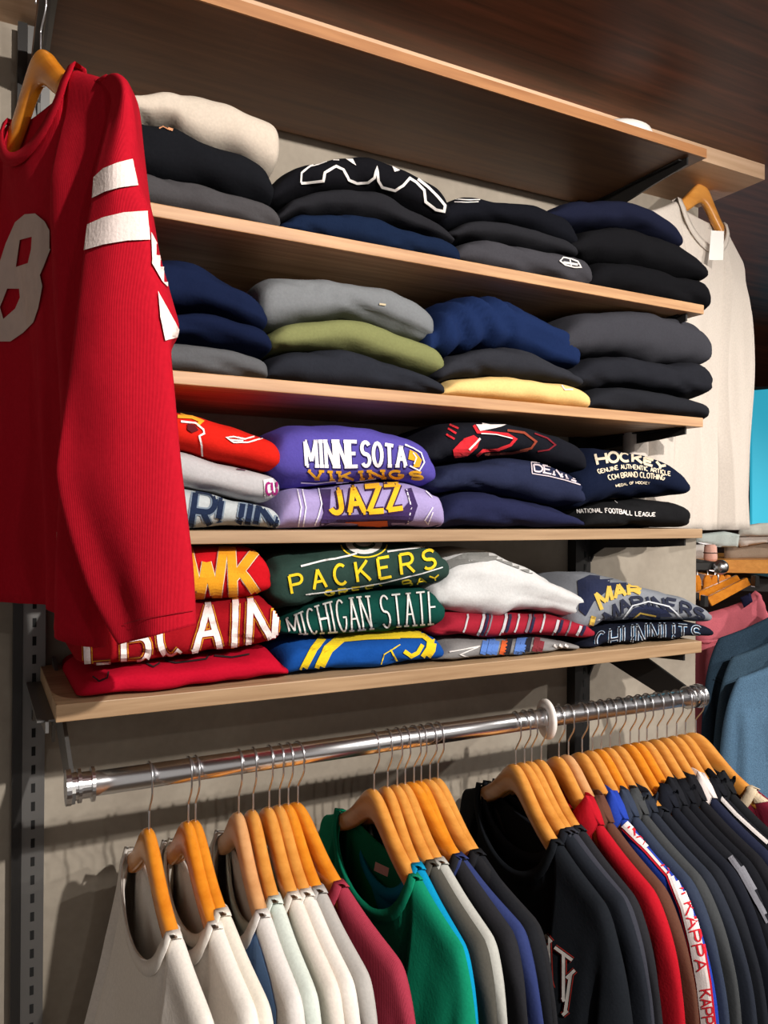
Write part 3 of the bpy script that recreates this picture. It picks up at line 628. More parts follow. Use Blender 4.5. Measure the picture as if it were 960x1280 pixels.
d = D('n1'); d.stroke([(404, 797), (392, 812), (380, 834), (374, 846)], 9); d.stroke([(500, 793), (460, 794), (428, 797), (410, 812), (400, 832), (396, 846)], 12); d.stroke([(500, 792), (530, 792), (540, 800), (538, 812), (528, 826)], 12); d.stroke([(505, 814), (514, 820), (522, 816), (528, 806)], 5); d.stroke([(488, 812), (496, 826), (490, 838)], 2); d.stroke([(474, 838), (480, 818), (500, 806)], 1.2); d.stroke([(440, 843), (456, 838), (470, 843)], 2.4); d.done('yellow_print', ink((224, 192, 32)), S['n1'])
d = D('o1')
for xs, c_, nm in (((582, 590, 596), (84, 120, 190), 'blue_stripe'), ((624, 630), (84, 120, 190), 'blue_stripe'), ((612, 636), (34, 34, 44), 'black_stripe'), ((606,), (206, 90, 44), 'orange_stripe'), ((646, 652), (120, 44, 52), 'red_stripe')):
    d = D('o1')
    for x in xs: d.stroke([(x+26, 797), (x+24, 806), (x+22, 814), (x+18, 832)], 7.2)
    d.done(nm, ink(c_), S['o1'])
d = D('o1'); d.stroke([(562, 815), (600, 808), (575, 818), (618, 830)], 1.4); 
for x in (692, 699, 706): d.stroke([(x, 806), (x+8, 812), (x-4, 826)], 3)
d.done('white_print', ink((214, 210, 208)), S['o1'])
d = D('o2'); d2 = D('o2'); d3 = D('o2')
for i, x in enumerate((572, 592, 602, 620, 636, 650, 668, 686, 702, 716)):
    q = [(x+12, 764), (x+13, 772), (x+9, 786), (x+3, 798)]
    (d if i % 3 != 2 else d3).stroke(q, 3.4 if i % 2 else 2.2); 
    if i % 2: d2.stroke([(a+5, b) for a, b in q], 3.6)
d.done('grey_stripes', ink((186, 184, 188)), S['o2']); d2.done('navy_stripes', ink((36, 36, 62)), S['o2']); d3.done('thin_stripes', ink((120, 110, 118)), S['o2'])
d = D('o3'); d.poly([(556, 702), (585, 690), (625, 689), (670, 708), (705, 728), (660, 716), (620, 700), (575, 706), (562, 712)], off=.001); d.done('grey_panel', ink((128, 128, 126)), S['o3'])
d = D('p2'); d.poly([(722, 726), (737, 719), (782, 723), (828, 738), (800, 736), (760, 738), (742, 752), (732, 770), (724, 762)]); d.poly([(780, 775), (792, 760), (808, 755), (832, 762), (848, 778), (835, 780), (805, 770)], off=.0012); d.done('navy_panel', ink((34, 40, 66)), S['p2'])
d = D('p2'); d.text('MAR', [(744, 742), (765, 732), (800, 733)], [(752, 762), (770, 747), (800, 742)], 4.4, .002, gap=.3); d.stroke([(742, 770), (738, 785), (728, 796)], 6); d.stroke([(788, 776), (800, 766), (820, 770)], 2, .002); d.done('yellow_lettering', ink((206, 172, 78)), S['p2'])
d = D('p2'); d.text('MARINERS', [(754, 766), (775, 750), (810, 746), (850, 752), (880, 764)], [(764, 782), (784, 762), (812, 758), (850, 766), (880, 774)], 3.4, .002, gap=.35); d.done('dark_lettering', ink((40, 44, 62)), S['p2'])
d = D('p2'); d.stroke([(776, 776), (790, 757), (810, 752), (836, 758), (856, 776)], 1.6, .0024); d.done('white_line', ink((200, 204, 210)), S['p2'])
layered('p1', 'CHUNNUTS', [(746, 792), (790, 783), (830, 781), (876, 784)], [(744, 812), (790, 808), (830, 804), (876, 800)], (4.6, 3.6, 2.2), ((30, 120, 176), (220, 224, 230), (26, 28, 40)), serif=.1, gap=.5)
# paper tag on the crumpled one
def paper_tag(key, pts, w, name='paper_tag', parent=None, lab=None):
    q = [atw(x, y, w) for x, y in pts]; bm = bmesh.new(); n = (q[1]-q[0]).cross(q[2]-q[0]).normalized()*.0004
    a = [bm.verts.new(p) for p in q]; b = [bm.verts.new(p+n*2) for p in q]
    bm.faces.new(a); bm.faces.new(list(reversed(b)))
    for i in range(len(q)): bm.faces.new((a[i], b[i], b[(i+1) % len(q)], a[(i+1) % len(q)]))
    bmesh.ops.recalc_face_normals(bm, faces=bm.faces)
    inv = parent.matrix_world.inverted()
    for v in bm.verts: v.co = inv @ v.co
    return link(name, bm, M_TAG, parent, False)
h = Decal(B['g3']).hit(636, 376, 0)
wg = ((h if h is not None else S['g3'].location)-CAM).dot(FW)
paper_tag('g3', [(615, 362), (630, 358), (651, 372), (648, 377), (640, 378)], wg+.01, parent=S['g3'], lab='white paper tag')
# ------------------------------------------------------------- hangers and garments
HT = [(0, 0), (.012, -.002), (.03, -.012), (.05, -.029), (.08, -.053), (.11, -.071), (.13, -.081), (.16, -.096), (.19, -.109), (.215, -.119)]
HB = [(0, -.046), (.012, -.048), (.03, -.057), (.05, -.070), (.08, -.088), (.11, -.103), (.13, -.111), (.16, -.123), (.19, -.132), (.215, -.137)]
def hanger_meshes():
    out = []
    for mat in (M_HANG, M_HANG2, M_HANG3):
        bm = bmesh.new(); rings = []; n = 64
        for i in range(n+1):
            s = -.215+.43*i/n; a = abs(s); zt, zb = pw(HT, a), pw(HB, a); e = 1 if a < .2 else math.sqrt(max(.02, 1-((a-.2)/.0152)**2))
            th = (.0085 if a > .05 else .0085)*e; xo = .012*(a/.215)**2; zc, h = (zt+zb)/2, (zt-zb)/2*e; ring = []
            for k in range(16):
                t = 2*math.pi*k/16; c_, s_ = math.cos(t), math.sin(t)
                ring.append(bm.verts.new((xo+math.copysign(abs(c_)**.75, c_)*th, -s, zc+math.copysign(abs(s_)**.6, s_)*h)))
            rings.append(ring)
        for i in range(n):
            for k in range(16): bm.faces.new((rings[i][k], rings[i][(k+1) % 16], rings[i+1][(k+1) % 16], rings[i+1][k]))
        bm.faces.new(rings[0]); bm.faces.new(list(reversed(rings[-1]))); bmesh.ops.recalc_face_normals(bm, faces=bm.faces)
        me = bpy.data.meshes.new('hanger_body'); bm.to_mesh(me); bm.free(); me.materials.append(mat)
        for p in me.polygons: p.use_smooth = True
        out.append(me)
    bm = bmesh.new(); R = .0182
    pts = [(0, 0, -.006), (0, 0, .020), (0, -.001, .027), (0, -.014, .044), (0, -.0180, .053)]
    arcp = [(0, -R*math.cos(math.radians(a)), .069+R*math.sin(math.radians(a))) for a in range(-20, 196, 12)]
    tube(bm, smoothpts(pts, 3)+arcp, .0013, 8)
    me = bpy.data.meshes.new('hook'); bm.to_mesh(me); bm.free(); me.materials.append(M_WIRE)
    for p in me.polygons: p.use_smooth = True
    return out, me
HBODY, HHOOK = hanger_meshes()
HDZ = .070          # hanger top below the rail axis
def hanger(loc, rz, label, group, kind=0, tilt=0):
    r = empty('wooden_hanger', loc, label, 'hanger', group, rz); r.rotation_euler = (tilt, 0, rz)
    for nm, me in (('hanger_body', HBODY[kind]), ('hook', HHOOK)):
        o = bpy.data.objects.new(nm, me); COL.objects.link(o); o.parent = r
    return r
def fillet(x, a): return max(0, min(1, x/a))
def garment(loc, rz, label, cat, group, mat, name='hanging_sweatshirt', T=.009, L=.66, Wb=(.285, .265), nw=.112, scoop=.066, collar='crew', cmat=None,
            seed=0, sway=.012, tilt=0, Ws=.232, side=1, rows=44, sagz=(0, 0), label_tag=None, belly=0, W0=.05, flare=6.0, zo=0):
    """a shirt on a hanger: local +Y is away from / -Y towards the viewer end, -X is the front"""
    r = empty(name, loc, label, cat, group, rz); r.rotation_euler = (tilt, 0, rz)
    bpy.context.view_layer.update()
    sd = seed*3.71; nu = 72; bm = bmesh.new()
    hn = .0108
    def top(s, front):
        a = abs(s)
        if a < nw:
            zz = pw(HT, nw)+.0035; q = math.sqrt(max(0, 1-(a/nw)**2))
            return zz-(scoop if front else .010)*q
        return pw(HT, min(a, .215))+.0035-(max(0, a-.215)**1.3)*1.6
    def pt(u, v, front):
        s0 = u*Ws; sg = -1 if s0 < 0 else 1
        W = Ws+(Wb[0 if s0 < 0 else 1]-Ws)*(1-math.exp(-v*flare))
        s = u*W
        # local shoulder slope for z
        zt = top(s0, front); zz = zt+(-L+sagz[0 if s0 < 0 else 1]*abs(u)-zt)*v
        edge = math.sqrt(max(0, 1-abs(u)**(8+20*(1-fillet(zt-zz, .12)))))
        dz = (zt-zz)
        neck = abs(s0) < nw
        rnd = math.sqrt(max(0, 1-(1-min(1, dz/.02))**2)) if not neck else 1
        shoulder = hn*rnd*(1-fillet(dz-.05, .08))+T*fillet(dz-.05, .08)
        th = max(shoulder, hn*.7*rnd)*edge
        if neck:
            q = math.sqrt(max(0, 1-(s0/nw)**2)); th = (hn if not front else hn+.010*q*(1-fillet(dz, .12)))*(1-fillet(dz, .1)*.2)
            th = th if q > .3 else th
            if q < .999: th = th*min(1, .25+q*1.6)+0
        groove = math.exp(-((abs(s)-.238)/.010)**2)*fillet(dz-.05, .1)
        th *= 1-.65*groove
        # drape
        k = fillet(dz, .35)
        fold = noise.noise(Vector((s*13+sd, zz*2.2, sd)))*sway*k+noise.noise(Vector((s*30+sd, zz*3+5, sd)))*sway*.35*k
        fold2 = noise.noise(Vector((s*11-sd, zz*4, sd+(7 if front else 3))))*.004*fillet(dz, .2)
        xo = .012*(s/.215)**2*(1-k) + .012*k
        x = xo+fold+(-(th+max(0, fold2)*edge) if front else (th+max(0, fold2)*edge))*side
        if front and belly: x -= side*belly*fillet(dz, .3)**1.2*math.sqrt(max(0, 1-u**4))
        return Vector((x, s*-1 if False else s, zz+zo))
    grids = []
    for front in (True, False):
        g = []
        for j in range(rows+1):
            v = (j/rows)**1.35; row = []
            for i in range(nu+1):
                u = -1+2*i/nu; u = math.copysign(abs(u)**.85, u) if abs(u) > 0 else 0
                row.append(bm.verts.new(pt(u, v, front)))
            g.append(row)
        for j in range(rows):
            for i in range(nu):
                bm.faces.new((g[j][i], g[j][i+1], g[j+1][i+1], g[j+1][i]))
        grids.append(g)
    bmesh.ops.remove_doubles(bm, verts=bm.verts, dist=.0004)
    bmesh.ops.recalc_face_normals(bm, faces=bm.faces)
    body = link('body', bm, mat, r)
    sm = body.modifiers.new('thickness', 'SOLIDIFY'); sm.thickness = .0016; sm.offset = -1
    # collar
    cm = cmat or mat
    n = 48; ring = []
    for i in range(n):
        a = 2*math.pi*i/n; s = nw*math.cos(a)*.985; front = math.sin(a) >= 0; q = abs(math.sin(a))
        x = -(hn*(.4+.45*min(1, q*4))+(hn*.15+.010)*q)*side if front else (hn*(.4+.45*min(1, q*4))+hn*.15*q)*side
        z = pw(HT, nw)+.0035-(scoop if front else .010)*q
        ring.append((Vector((x, s, z)), a, q, front))
    def band(h, th, name, m, flareo=0.0, jit=0):
        bm = bmesh.new(); R_ = []
        for (p, a, q, front) in ring:
            dn = Vector((0, math.cos(a)*.55, -math.sin(a) if front else -.35*q))
            if dn.length < .01: dn = Vector((0, math.copysign(1, math.cos(a)), 0))
            dn.normalize(); ox = Vector((-side if front else side, 0, 0))*th
            if h < 0:   # standing collar
                up = Vector((0, math.cos(a)*flareo, 1)).normalized()*(-h)*(1+jit*noise.noise(Vector((a*2, sd, 0))))
                if front: up = up*(.85+.15*(1-q))+Vector((-side*.012*q, 0, 0))
                else: up = up + Vector((side*.006*q, 0, 0))
                p = p+dn*.012; up = up*1.2; w_ = [p+ox, p+ox+up*.5+ox*.8, p+up+ox*.6, p+up-ox*.4, p+up*.5-ox*.3, p-ox*.5]
            else:
                w_ = [p+ox*.9+Vector((0, 0, .0012)), p+dn*h*.5+ox*1.25, p+dn*h+ox*.9, p+dn*h-ox*.2, p-ox*.4]
            R_.append([bm.verts.new(v) for v in w_])
        k = len(R_[0])
        for i in range(n):
            a_, b_ = R_[i], R_[(i+1) % n]
            for j in range(k): bm.faces.new((a_[j], a_[(j+1) % k], b_[(j+1) % k], b_[j]))
        bmesh.ops.recalc_face_normals(bm, faces=bm.faces)
        for v in bm.verts: v.co.z += zo
        return link(name, bm, m, r)
    if collar == 'crew': band(.017, .0016, 'collar', cm)
    elif collar == 'stand': band(.012, .0016, 'neck_seam', mat); band(-.040, .0022, 'stand_collar', cm, -1.0, .2)
    elif collar == 'hood':
        band(-.034, .003, 'hood_edge', cm, -1.0, .4)
        bm = bmesh.new(); R_ = []
        for i in range(25):     # hood hanging down behind the neck
            t = i/24; a = math.pi*t; s = math.cos(a)*.105
            base = Vector((side*.010, s, pw(HT, nw)+.006)); q = math.sin(a); row = []
            for j in range(14):
                b_ = 2*math.pi*j/14
                row.append(bm.verts.new(base+Vector((side*(.006+.008*q)*(1+math.cos(b_))*.8, math.copysign(1, s)*.006*math.sin(b_), (.022*math.sin(b_)-.012-.04*q)*(.5+.6*q)+.018+.007*noise.noise(Vector((t*5, j*.5, sd)))))))
            R_.append(row)
        for i in range(24):
            for j in range(14): bm.faces.new((R_[i][j], R_[i][(j+1) % 14], R_[i+1][(j+1) % 14], R_[i+1][j]))
        bm.faces.new(R_[0]); bm.faces.new(list(reversed(R_[-1])))
        bmesh.ops.recalc_face_normals(bm, faces=bm.faces); link('hood', bm, cm, r)
    if label_tag:
        bm = bmesh.new(); box(bm, side*(hn-.003)-.0006, side*(hn-.003)+.0006, -.019, .019, pw(HT, nw)-.052, pw(HT, nw)-.012)
        link('neck_label', bm, label_tag, r, False)
    bpy.context.view_layer.update()
    return r, body
def solve_yaw(xh, px, Y=RY):
    best = 0; bd = 1e9
    for k in range(-60, 61):
        a = math.radians(k*.5); p = Vector((xh+math.sin(a)*.12, Y-math.cos(a)*.12, 0))
        q = p-CAM; w_ = q.dot(FW); x = 480+F_PX*(q.dot(RC))/w_
        if abs(x-px) < bd: bd = abs(x-px); best = a
    return best
# hook px on the rail, near-end px, kind, material, garment description
Wt, Wc = C(226, 219, 211), C(214, 206, 198)
RL = [
 (187, 204, 1, dict(mat=Wt, T=.016, scoop=.068, nw=.125), 'white long-sleeved top, first garment at the left end of the chrome rail'),
 (236, 256, 1, dict(mat=Wt, T=.012, scoop=.07, nw=.125), 'white wide-necked shirt with a black mark inside its neck'),
 (245, 269, 1, dict(mat=C(224, 216, 202), T=.009, scoop=.06), 'ivory white shirt tight behind the one with a black neck mark'),
 (299, 316, 2, dict(mat=C(216, 210, 206), T=.012, scoop=.07, nw=.125), 'white tie-dyed shirt with a soft blue patch on the front'),
 (317, 335, 0, dict(mat=C(204, 212, 204), T=.008), 'pale mint white shirt right behind the blue tie-dyed one'),
 (337, 359, 0, dict(mat=C(222, 212, 202), T=.008), 'creamy white shirt between the mint white one and a white one'),
 (350, 376, 0, dict(mat=Wt, T=.007), 'white shirt just before the light grey marl one'),
 (361, 392, 1, dict(mat=C(176, 172, 168), T=.005), 'light grey marl shirt squeezed before the dusty red ribbed one'),
 (373, 419, 1, dict(mat=C(158, 54, 72, rib=True), T=.011), 'dusty red ribbed sweatshirt beside the green one'),
 (468, 507, 0, dict(mat=C(18, 132, 98), T=.017, scoop=.085, nw=.125, seed=2, sway=.02), 'green sweatshirt with small pink letters on the chest'),
 (485, 516, 0, dict(mat=C(12, 140, 186), T=.009), 'bright turquoise blue shirt behind the green sweatshirt'),
 (497, 534, 0, dict(mat=C(78, 76, 70), T=.005), 'dark olive grey shirt behind the turquoise one'),
 (507, 545, 0, dict(mat=C(178, 178, 172), T=.006), 'light grey marl shirt in the middle of the rail'),
 (518, 570, 1, dict(mat=C(48, 58, 104), T=.008), 'navy blue shirt following the light grey marl one'),
 (527, 567, 1, dict(mat=C(40, 40, 44), T=.006), 'charcoal shirt right behind the navy blue one'),
 (538, 590, 0, dict(mat=C(36, 36, 39), T=.007), 'black shirt, second before the one with the printed chest letters'),
 (548, 592, 0, dict(mat=C(30, 31, 35), T=.008), 'black shirt, last before the wide gap of hangers'),
 (645, 684, 0, dict(mat=C(28, 31, 36), T=.018, scoop=.085, nw=.125, seed=5, sway=.022), 'black sweatshirt with a white neck label and block letters on its chest'),
 (656, 703, 0, dict(mat=C(34, 37, 44), T=.009), 'blue-black sweatshirt behind the one with the white neck label'),
 (665, 709, 0, dict(mat=C(56, 57, 66), T=.007), 'slate knitted sweatshirt among the black ones'),
 (677, 716, 0, dict(mat=C(40, 40, 44), T=.009), 'charcoal sweatshirt just before the red high-collared one'),
 (699, 722, 0, dict(mat=C(176, 24, 38), T=.012, collar='stand', scoop=.05), 'bright red top with a standing collar'),
 (711, 739, 2, dict(mat=C(96, 62, 50), T=.007, collar='stand', scoop=.05), 'brown top with a standing collar behind the red one'),
 (728, 757, 0, dict(mat=C(40, 66, 166), T=.014, collar='stand', scoop=.05), 'royal blue track top with a white lettered sleeve band'),
 (741, 774, 0, dict(mat=C(52, 60, 78), T=.008, collar='stand'), 'slate blue jacket behind the royal blue track top'),
 (752, 782, 1, dict(mat=C(66, 68, 70), T=.009, collar='hood'), 'dark grey hooded top behind the slate blue jacket'),
 (763, 794, 0, dict(mat=C(42, 46, 56), T=.009, collar='hood'), 'blue-grey hooded top following the dark grey hooded one'),
 (775, 803, 0, dict(mat=C(34, 36, 42), T=.008, collar='crew'), 'thin black top between hooded tops'),
 (788, 812, 1, dict(mat=C(28, 30, 38), T=.010, collar='hood'), 'black hooded top before the jacket with grey shoulder panels'),
 (799, 822, 1, dict(mat=C(30, 31, 36), T=.011, collar='stand'), 'black track jacket with shiny grey shoulder panels'),
 (809, 836, 0, dict(mat=C(24, 25, 30), T=.008, collar='hood'), 'black hooded top behind the jacket with grey panels'),
 (822, 849, 0, dict(mat=C(30, 30, 34), cmat=None, T=.009, collar='stand'), 'black padded jacket before the white-collared top'),
 (834, 855, 0, dict(mat=C(34, 38, 58), cmat=C(224, 212, 208), T=.009, collar='stand'), 'dark navy top with a tall white collar'),
 (846, 868, 0, dict(mat=C(26, 27, 32), T=.009, collar='hood'), 'black top with white piping behind the white-collared one'),
 (857, 880, 0, dict(mat=C(30, 31, 34), T=.008, collar='hood'), 'black hooded jacket, second from the right end of the rail'),
 (870, 938, 0, dict(mat=C(120, 34, 52), cmat=C(214, 196, 168), T=.012, collar='crew'), 'burgundy top with a cream shoulder, last on the rail'),
]
GAR = []
HL = ['white top at the left end of the rail', 'white shirt with a black neck mark', 'ivory white shirt', 'blue and white tie-dyed shirt', 'pale mint white shirt', 'creamy white shirt',
 'white shirt before the grey marl one, left cluster', 'light grey marl shirt next to the dusty red one', 'dusty red ribbed sweatshirt', 'green sweatshirt', 'turquoise shirt', 'dark olive grey shirt',
 'light grey marl shirt behind the turquoise one', 'navy blue shirt behind the marl one', 'charcoal shirt behind the navy one', 'second last black shirt of the middle cluster', 'last black shirt of the middle cluster',
 'black sweatshirt with a white neck label', 'blue-black sweatshirt', 'slate knitted sweatshirt', 'charcoal sweatshirt next to the red top', 'bright red top', 'brown top', 'royal blue track top',
 'slate blue jacket', 'dark grey hooded top', 'blue-grey hooded top', 'thin black top between hooded ones', 'black hooded top before the grey-panelled jacket', 'black jacket with grey panels',
 'black hooded top behind the grey-panelled jacket', 'black padded jacket', 'white-collared navy top', 'black top with white piping', 'black hooded jacket near the rail end', 'burgundy and cream top, last on the rail']
hng = ['amber', 'honey', 'pale']
for i, (hx, ex, kd, kw, lab) in enumerate(RL):
    x = onY(hx, 980-(hx-80)*.1407, RY).x; a = solve_yaw(x, ex)
    a = max(-.16, min(.16, a))
    kw = dict(kw); kw.setdefault('seed', i+1)
    if i >= 17: kw.setdefault('Wb', (.30+.004*(i-17 if i < 26 else 9), .265))
    if i == 0: kw['Wb'] = (.285, .28)
    kw['belly'] = {0: .06, 1: .03, 3: .03, 9: .05, 17: .05}.get(i, 0)
    hanger((x, RY, RZ-HDZ), a, 'wooden hanger holding the '+HL[i], 'hangers on the chrome rail', kd)
    nm = 'hanging_shirt' if ('shirt' in lab and 'sweatshirt' not in lab) else ('hanging_jacket' if 'jacket' in lab else 'hanging_sweatshirt')
    r, b = garment((x, RY, RZ-HDZ), a, lab, 'shirt' if nm == 'hanging_shirt' else ('jacket' if nm == 'hanging_jacket' else 'sweatshirt'), 'garments on the chrome rail', name=nm, **kw)
    GAR.append((r, b))
# three empty-looking extra hangers crowded at the right end
def gb(i): return Decal(bvh_of(GAR[i][1]))
GARI = {'tie': 3, 'green': 9, 'black': 17, 'blue': 23, 'panel': 29, 'pipe': 33, 'last': 35}

# ------------------------------------------------------------- prints on the hanging garments
def gdone(key, d, name, c, label=None): return d.done(name, ink(c), GAR[GARI[key]][1], label)
d = gb(3); d.poly([(300, 1176), (308, 1156), (318, 1160), (328, 1190), (338, 1225), (346, 1262), (346, 1292), (310, 1292), (304, 1230)]); gdone('tie', d, 'dye_patch', (116, 156, 214), 'soft blue dyed patch')
GARI.update(w1=1, w0=0)
d = gb(1); d.stroke([(218, 1188), (226, 1174), (222, 1186), (230, 1172), (226, 1186), (220, 1196)], 3); gdone('w1', d, 'neck_mark', (30, 32, 34), 'black printed neck mark')
d = gb(3); d.stroke([(290, 1134), (298, 1126), (294, 1138), (302, 1130), (298, 1140)], 3.4); gdone('tie', d, 'neck_mark', (30, 32, 34), 'black printed neck mark')
d = gb(0); d.stroke([(184, 1165), (187, 1158), (184, 1178), (186, 1186)], 2); gdone('w0', d, 'neck_mark', (120, 130, 170), 'faint blue neck mark')
BP_ = [(783, 1028), (814, 1059), (842, 1091), (859, 1133), (870, 1178), (879, 1229), (886, 1290)]
d = gb(23); d.stroke(BP_, 21, .001); gdone('blue', d, 'sleeve_band_edge', (206, 34, 48), 'red edged band')
d = gb(23); d.stroke(BP_, 16, .0018); gdone('blue', d, 'sleeve_band', (232, 222, 220), 'white sleeve band')
for tx_, a_, b_ in (('KAPPA', [(793, 1028), (822, 1057), (846, 1085)], [(785, 1036), (812, 1065), (834, 1093)]), ('KAPPA', [(866, 1126), (876, 1172), (884, 1212)], [(855, 1130), (864, 1174), (872, 1214)]), ('KAPPA', [(888, 1236), (893, 1290)], [(876, 1238), (880, 1292)])):
    d = gb(23); d.text(tx_, a_, b_, 2.0, .0026); gdone('blue', d, 'band_lettering', (206, 34, 48), 'red letters on the white band')
d = gb(23); d.stroke([(846, 1102), (856, 1104), (850, 1110), (860, 1114), (852, 1118)], 2.2, .0026); gdone('blue', d, 'band_emblem', (206, 34, 48))
d = gb(29); d.stroke([(914, 1070), (927, 1088), (945, 1120), (962, 1152)], 10); gdone('panel', d, 'grey_panel', (120, 120, 128), 'shiny grey shoulder panel')
d = gb(33); d.stroke([(896, 992), (920, 1018), (944, 1040), (960, 1054)], 4.5); gdone('pipe', d, 'white_piping', (214, 208, 206), 'white piping')
d = gb(35); d.poly([(925, 975), (948, 975), (962, 1002), (944, 1004)]); gdone('last', d, 'cream_panel', (214, 196, 168), 'cream shoulder')
d = gb(9); d.text('BOSTON', [(462, 1162), (470, 1180), (476, 1200), (472, 1216)], [(452, 1168), (458, 1184), (460, 1204), (460, 1220)], 2.6); gdone('green', d, 'lettering', (196, 130, 128), 'small pink letters')
d = gb(9); d.poly([(470, 1077), (487, 1085), (485, 1096), (468, 1088)]); gdone('green', d, 'neck_label', (216, 206, 204), 'white neck label')
d = gb(17); d.poly([(619, 1041), (638, 1047), (634, 1076), (615, 1068)], off=.001); gdone('black', d, 'neck_label', (232, 230, 228), 'white neck label')
d = gb(17); d.text('R', [(623, 1048), (634, 1051)], [(621, 1060), (632, 1063)], 3, .0022); gdone('black', d, 'label_letter', (40, 60, 150), 'blue letter R')
d = gb(17); d.stroke([(620, 1066), (632, 1070)], 1.6, .0022); gdone('black', d, 'label_line', (190, 40, 50), 'red line')
for k_, (T_, B_, tx_) in enumerate((([(680, 1166), (692, 1180)], [(684, 1212), (692, 1240)], 'I'), ([(694, 1184), (716, 1200)], [(700, 1236), (710, 1262)], 'T'), ([(706, 1225), (722, 1210)], [(702, 1270), (712, 1262)], 'I'))):
    for w_, c_, o_ in ((8, (176, 50, 40), .001), (6, (20, 20, 22), .0016), (4, (214, 206, 200), .0022)):
        d = gb(17); d.text(tx_, T_, B_, w_, o_, serif=.1); gdone('black', d, 'letter_outline' if w_ > 4 else 'lettering', c_)
# ------------------------------------------------------------- the red jersey hung at the left
RED = cloth('red_knit', rgb(172, 20, 37), rib=True, scale=220, bump=.16)
JC = Vector((.066, 1.085-DW, 0)); jd = Vector((.332, -.943, 0)).normalized()
jz = atw(72, 47, .965).z
jrz = math.atan2(jd.x, -jd.y)
jh = hanger((JC.x, JC.y, jz), jrz, 'wooden hanger holding the red jersey at the left end of the shelves', None, 1); jh.scale = (1, .86, 1)
JR, JB = garment((JC.x, JC.y, jz), jrz, 'red jersey with white sleeve stripes and a big pale number, left foreground', 'jersey', None, RED, name='hanging_jersey',
     T=.024, L=.71, Wb=(.165, .33), nw=.092, scoop=.075, seed=11, sway=.03, Ws=.192, sagz=(-.03, .0), flare=3.5)
def sleeve():
    rows = [((116, 104), (121, 101), (128, 99), (136, 101), (142, 108), .885), ((127, 104), (134, 97), (143, 92), (152, 95), (160, 106), .86), ((139, 125), (146, 118), (154, 110), (163, 113), (168, 122), .835), ((131, 167), (138, 163), (150, 158), (168, 160), (175, 172), .83),
     ((118, 222), (126, 216), (142, 208), (165, 199), (182, 222), .82), ((116, 248), (124, 243), (145, 236), (172, 232), (186, 250), .815), ((110, 281), (120, 276), (148, 269), (184, 264), (191, 270), .81),
     ((106, 313), (116, 309), (148, 302), (187, 300), (199, 316), .805), ((98, 380), (110, 378), (145, 375), (196, 370), (215, 374), .80), ((92, 425), (106, 423), (145, 420), (203, 412), (223, 410), .80),
     ((86, 470), (102, 466), (148, 460), (207, 440), (213, 440), .80), ((75, 555), (94, 545), (150, 530), (213, 500), (217, 500), .80), ((71, 600), (94, 598), (150, 594), (221, 580), (224, 580), .80),
     ((84, 660), (113, 655), (158, 650), (228, 642), (232, 642), .80), ((110, 738), (140, 724), (175, 718), (236, 706), (239, 706), .80), ((134, 785), (158, 772), (190, 764), (240, 752), (242, 752), .80), ((147, 806), (166, 801), (195, 794), (241, 782), (243, 781), .80)]
    R_ = []
    for L_, K, M_, Cr, O, w_ in rows:
        crease = .010 if L_[1] > 540 else .002
        fr = [atw(*L_, w_+.02), atw(*K, w_+crease), atw(*M_, w_-.012), atw(*Cr, w_-.004), atw(*O, w_+.025)]
        c = (fr[0]+fr[4])/2
        back = [fr[4].lerp(c, .25)+FW*.03, c+FW*.045, fr[0].lerp(c, .25)+FW*.03]
        R_.append(fr+back)
    n = len(R_[0]); bm = bmesh.new(); F_ = []
    cols = [smoothpts([r[k] for r in R_], 5) for k in range(n)]
    for i in range(len(cols[0])):
        loop = [cols[k][i] for k in range(n)]; out = []
        for k in range(n):
            a, b, c, e = loop[k-1], loop[k], loop[(k+1) % n], loop[(k+2) % n]
            for j in range(6):
                t = j/6; p = .5*((2*b)+(c-a)*t+(2*a-5*b+4*c-e)*t*t+(-a+3*b-3*c+e)*t**3)
                dn = noise.noise(Vector((p.x*16, p.y*16, p.z*5)))*.004+noise.noise(Vector((p.x*30, p.y*30, p.z*14)))*.0012
                out.append(bm.verts.new(p-FW*dn))
        F_.append(out)
    for i in range(len(F_)-1):
        m = len(F_[0])
        for k in range(m): bm.faces.new((F_[i][k], F_[i][(k+1) % m], F_[i+1][(k+1) % m], F_[i+1][k]))
    bm.faces.new(F_[0]); bmesh.ops.recalc_face_normals(bm, faces=bm.faces)
    bv = BVHTree.FromBMesh(bm)
    inv = JR.matrix_world.inverted()
    for v in bm.verts: v.co = inv @ v.co
    o = link('sleeve', bm, RED, JR); sm = o.modifiers.new('thickness', 'SOLIDIFY'); sm.thickness = .002; sm.offset = -1
    bpy.context.view_layer.update(); return o, bv
SLV, SLB = sleeve()
PALE = (232, 216, 210)
for k, q in enumerate(([(118, 222), (130, 211), (147, 204), (165, 199), (172, 232), (150, 235), (132, 240), (116, 248)], [(110, 281), (130, 272), (155, 266), (184, 264), (187, 300), (160, 301), (130, 306), (106, 313)],
      [(188, 290), (205, 322), (212, 362), (202, 352), (190, 330)], [(197, 364), (212, 392), (223, 412), (221, 421), (206, 426), (200, 396)])):
    d = Decal(SLB, step=4); d.poly(q, off=.0016); d.done('white_stripe', cloth('white_knit', rgb(*PALE), scale=300, bump=.3), SLV, 'white knitted stripe')
d = Decal(SLB); d.stroke([(155, 780), (180, 773), (241, 763)], 1.2, .001); d.done('hem_stitching', ink((150, 16, 30)), SLV)
d = Decal(bvh_of(JB), step=3)
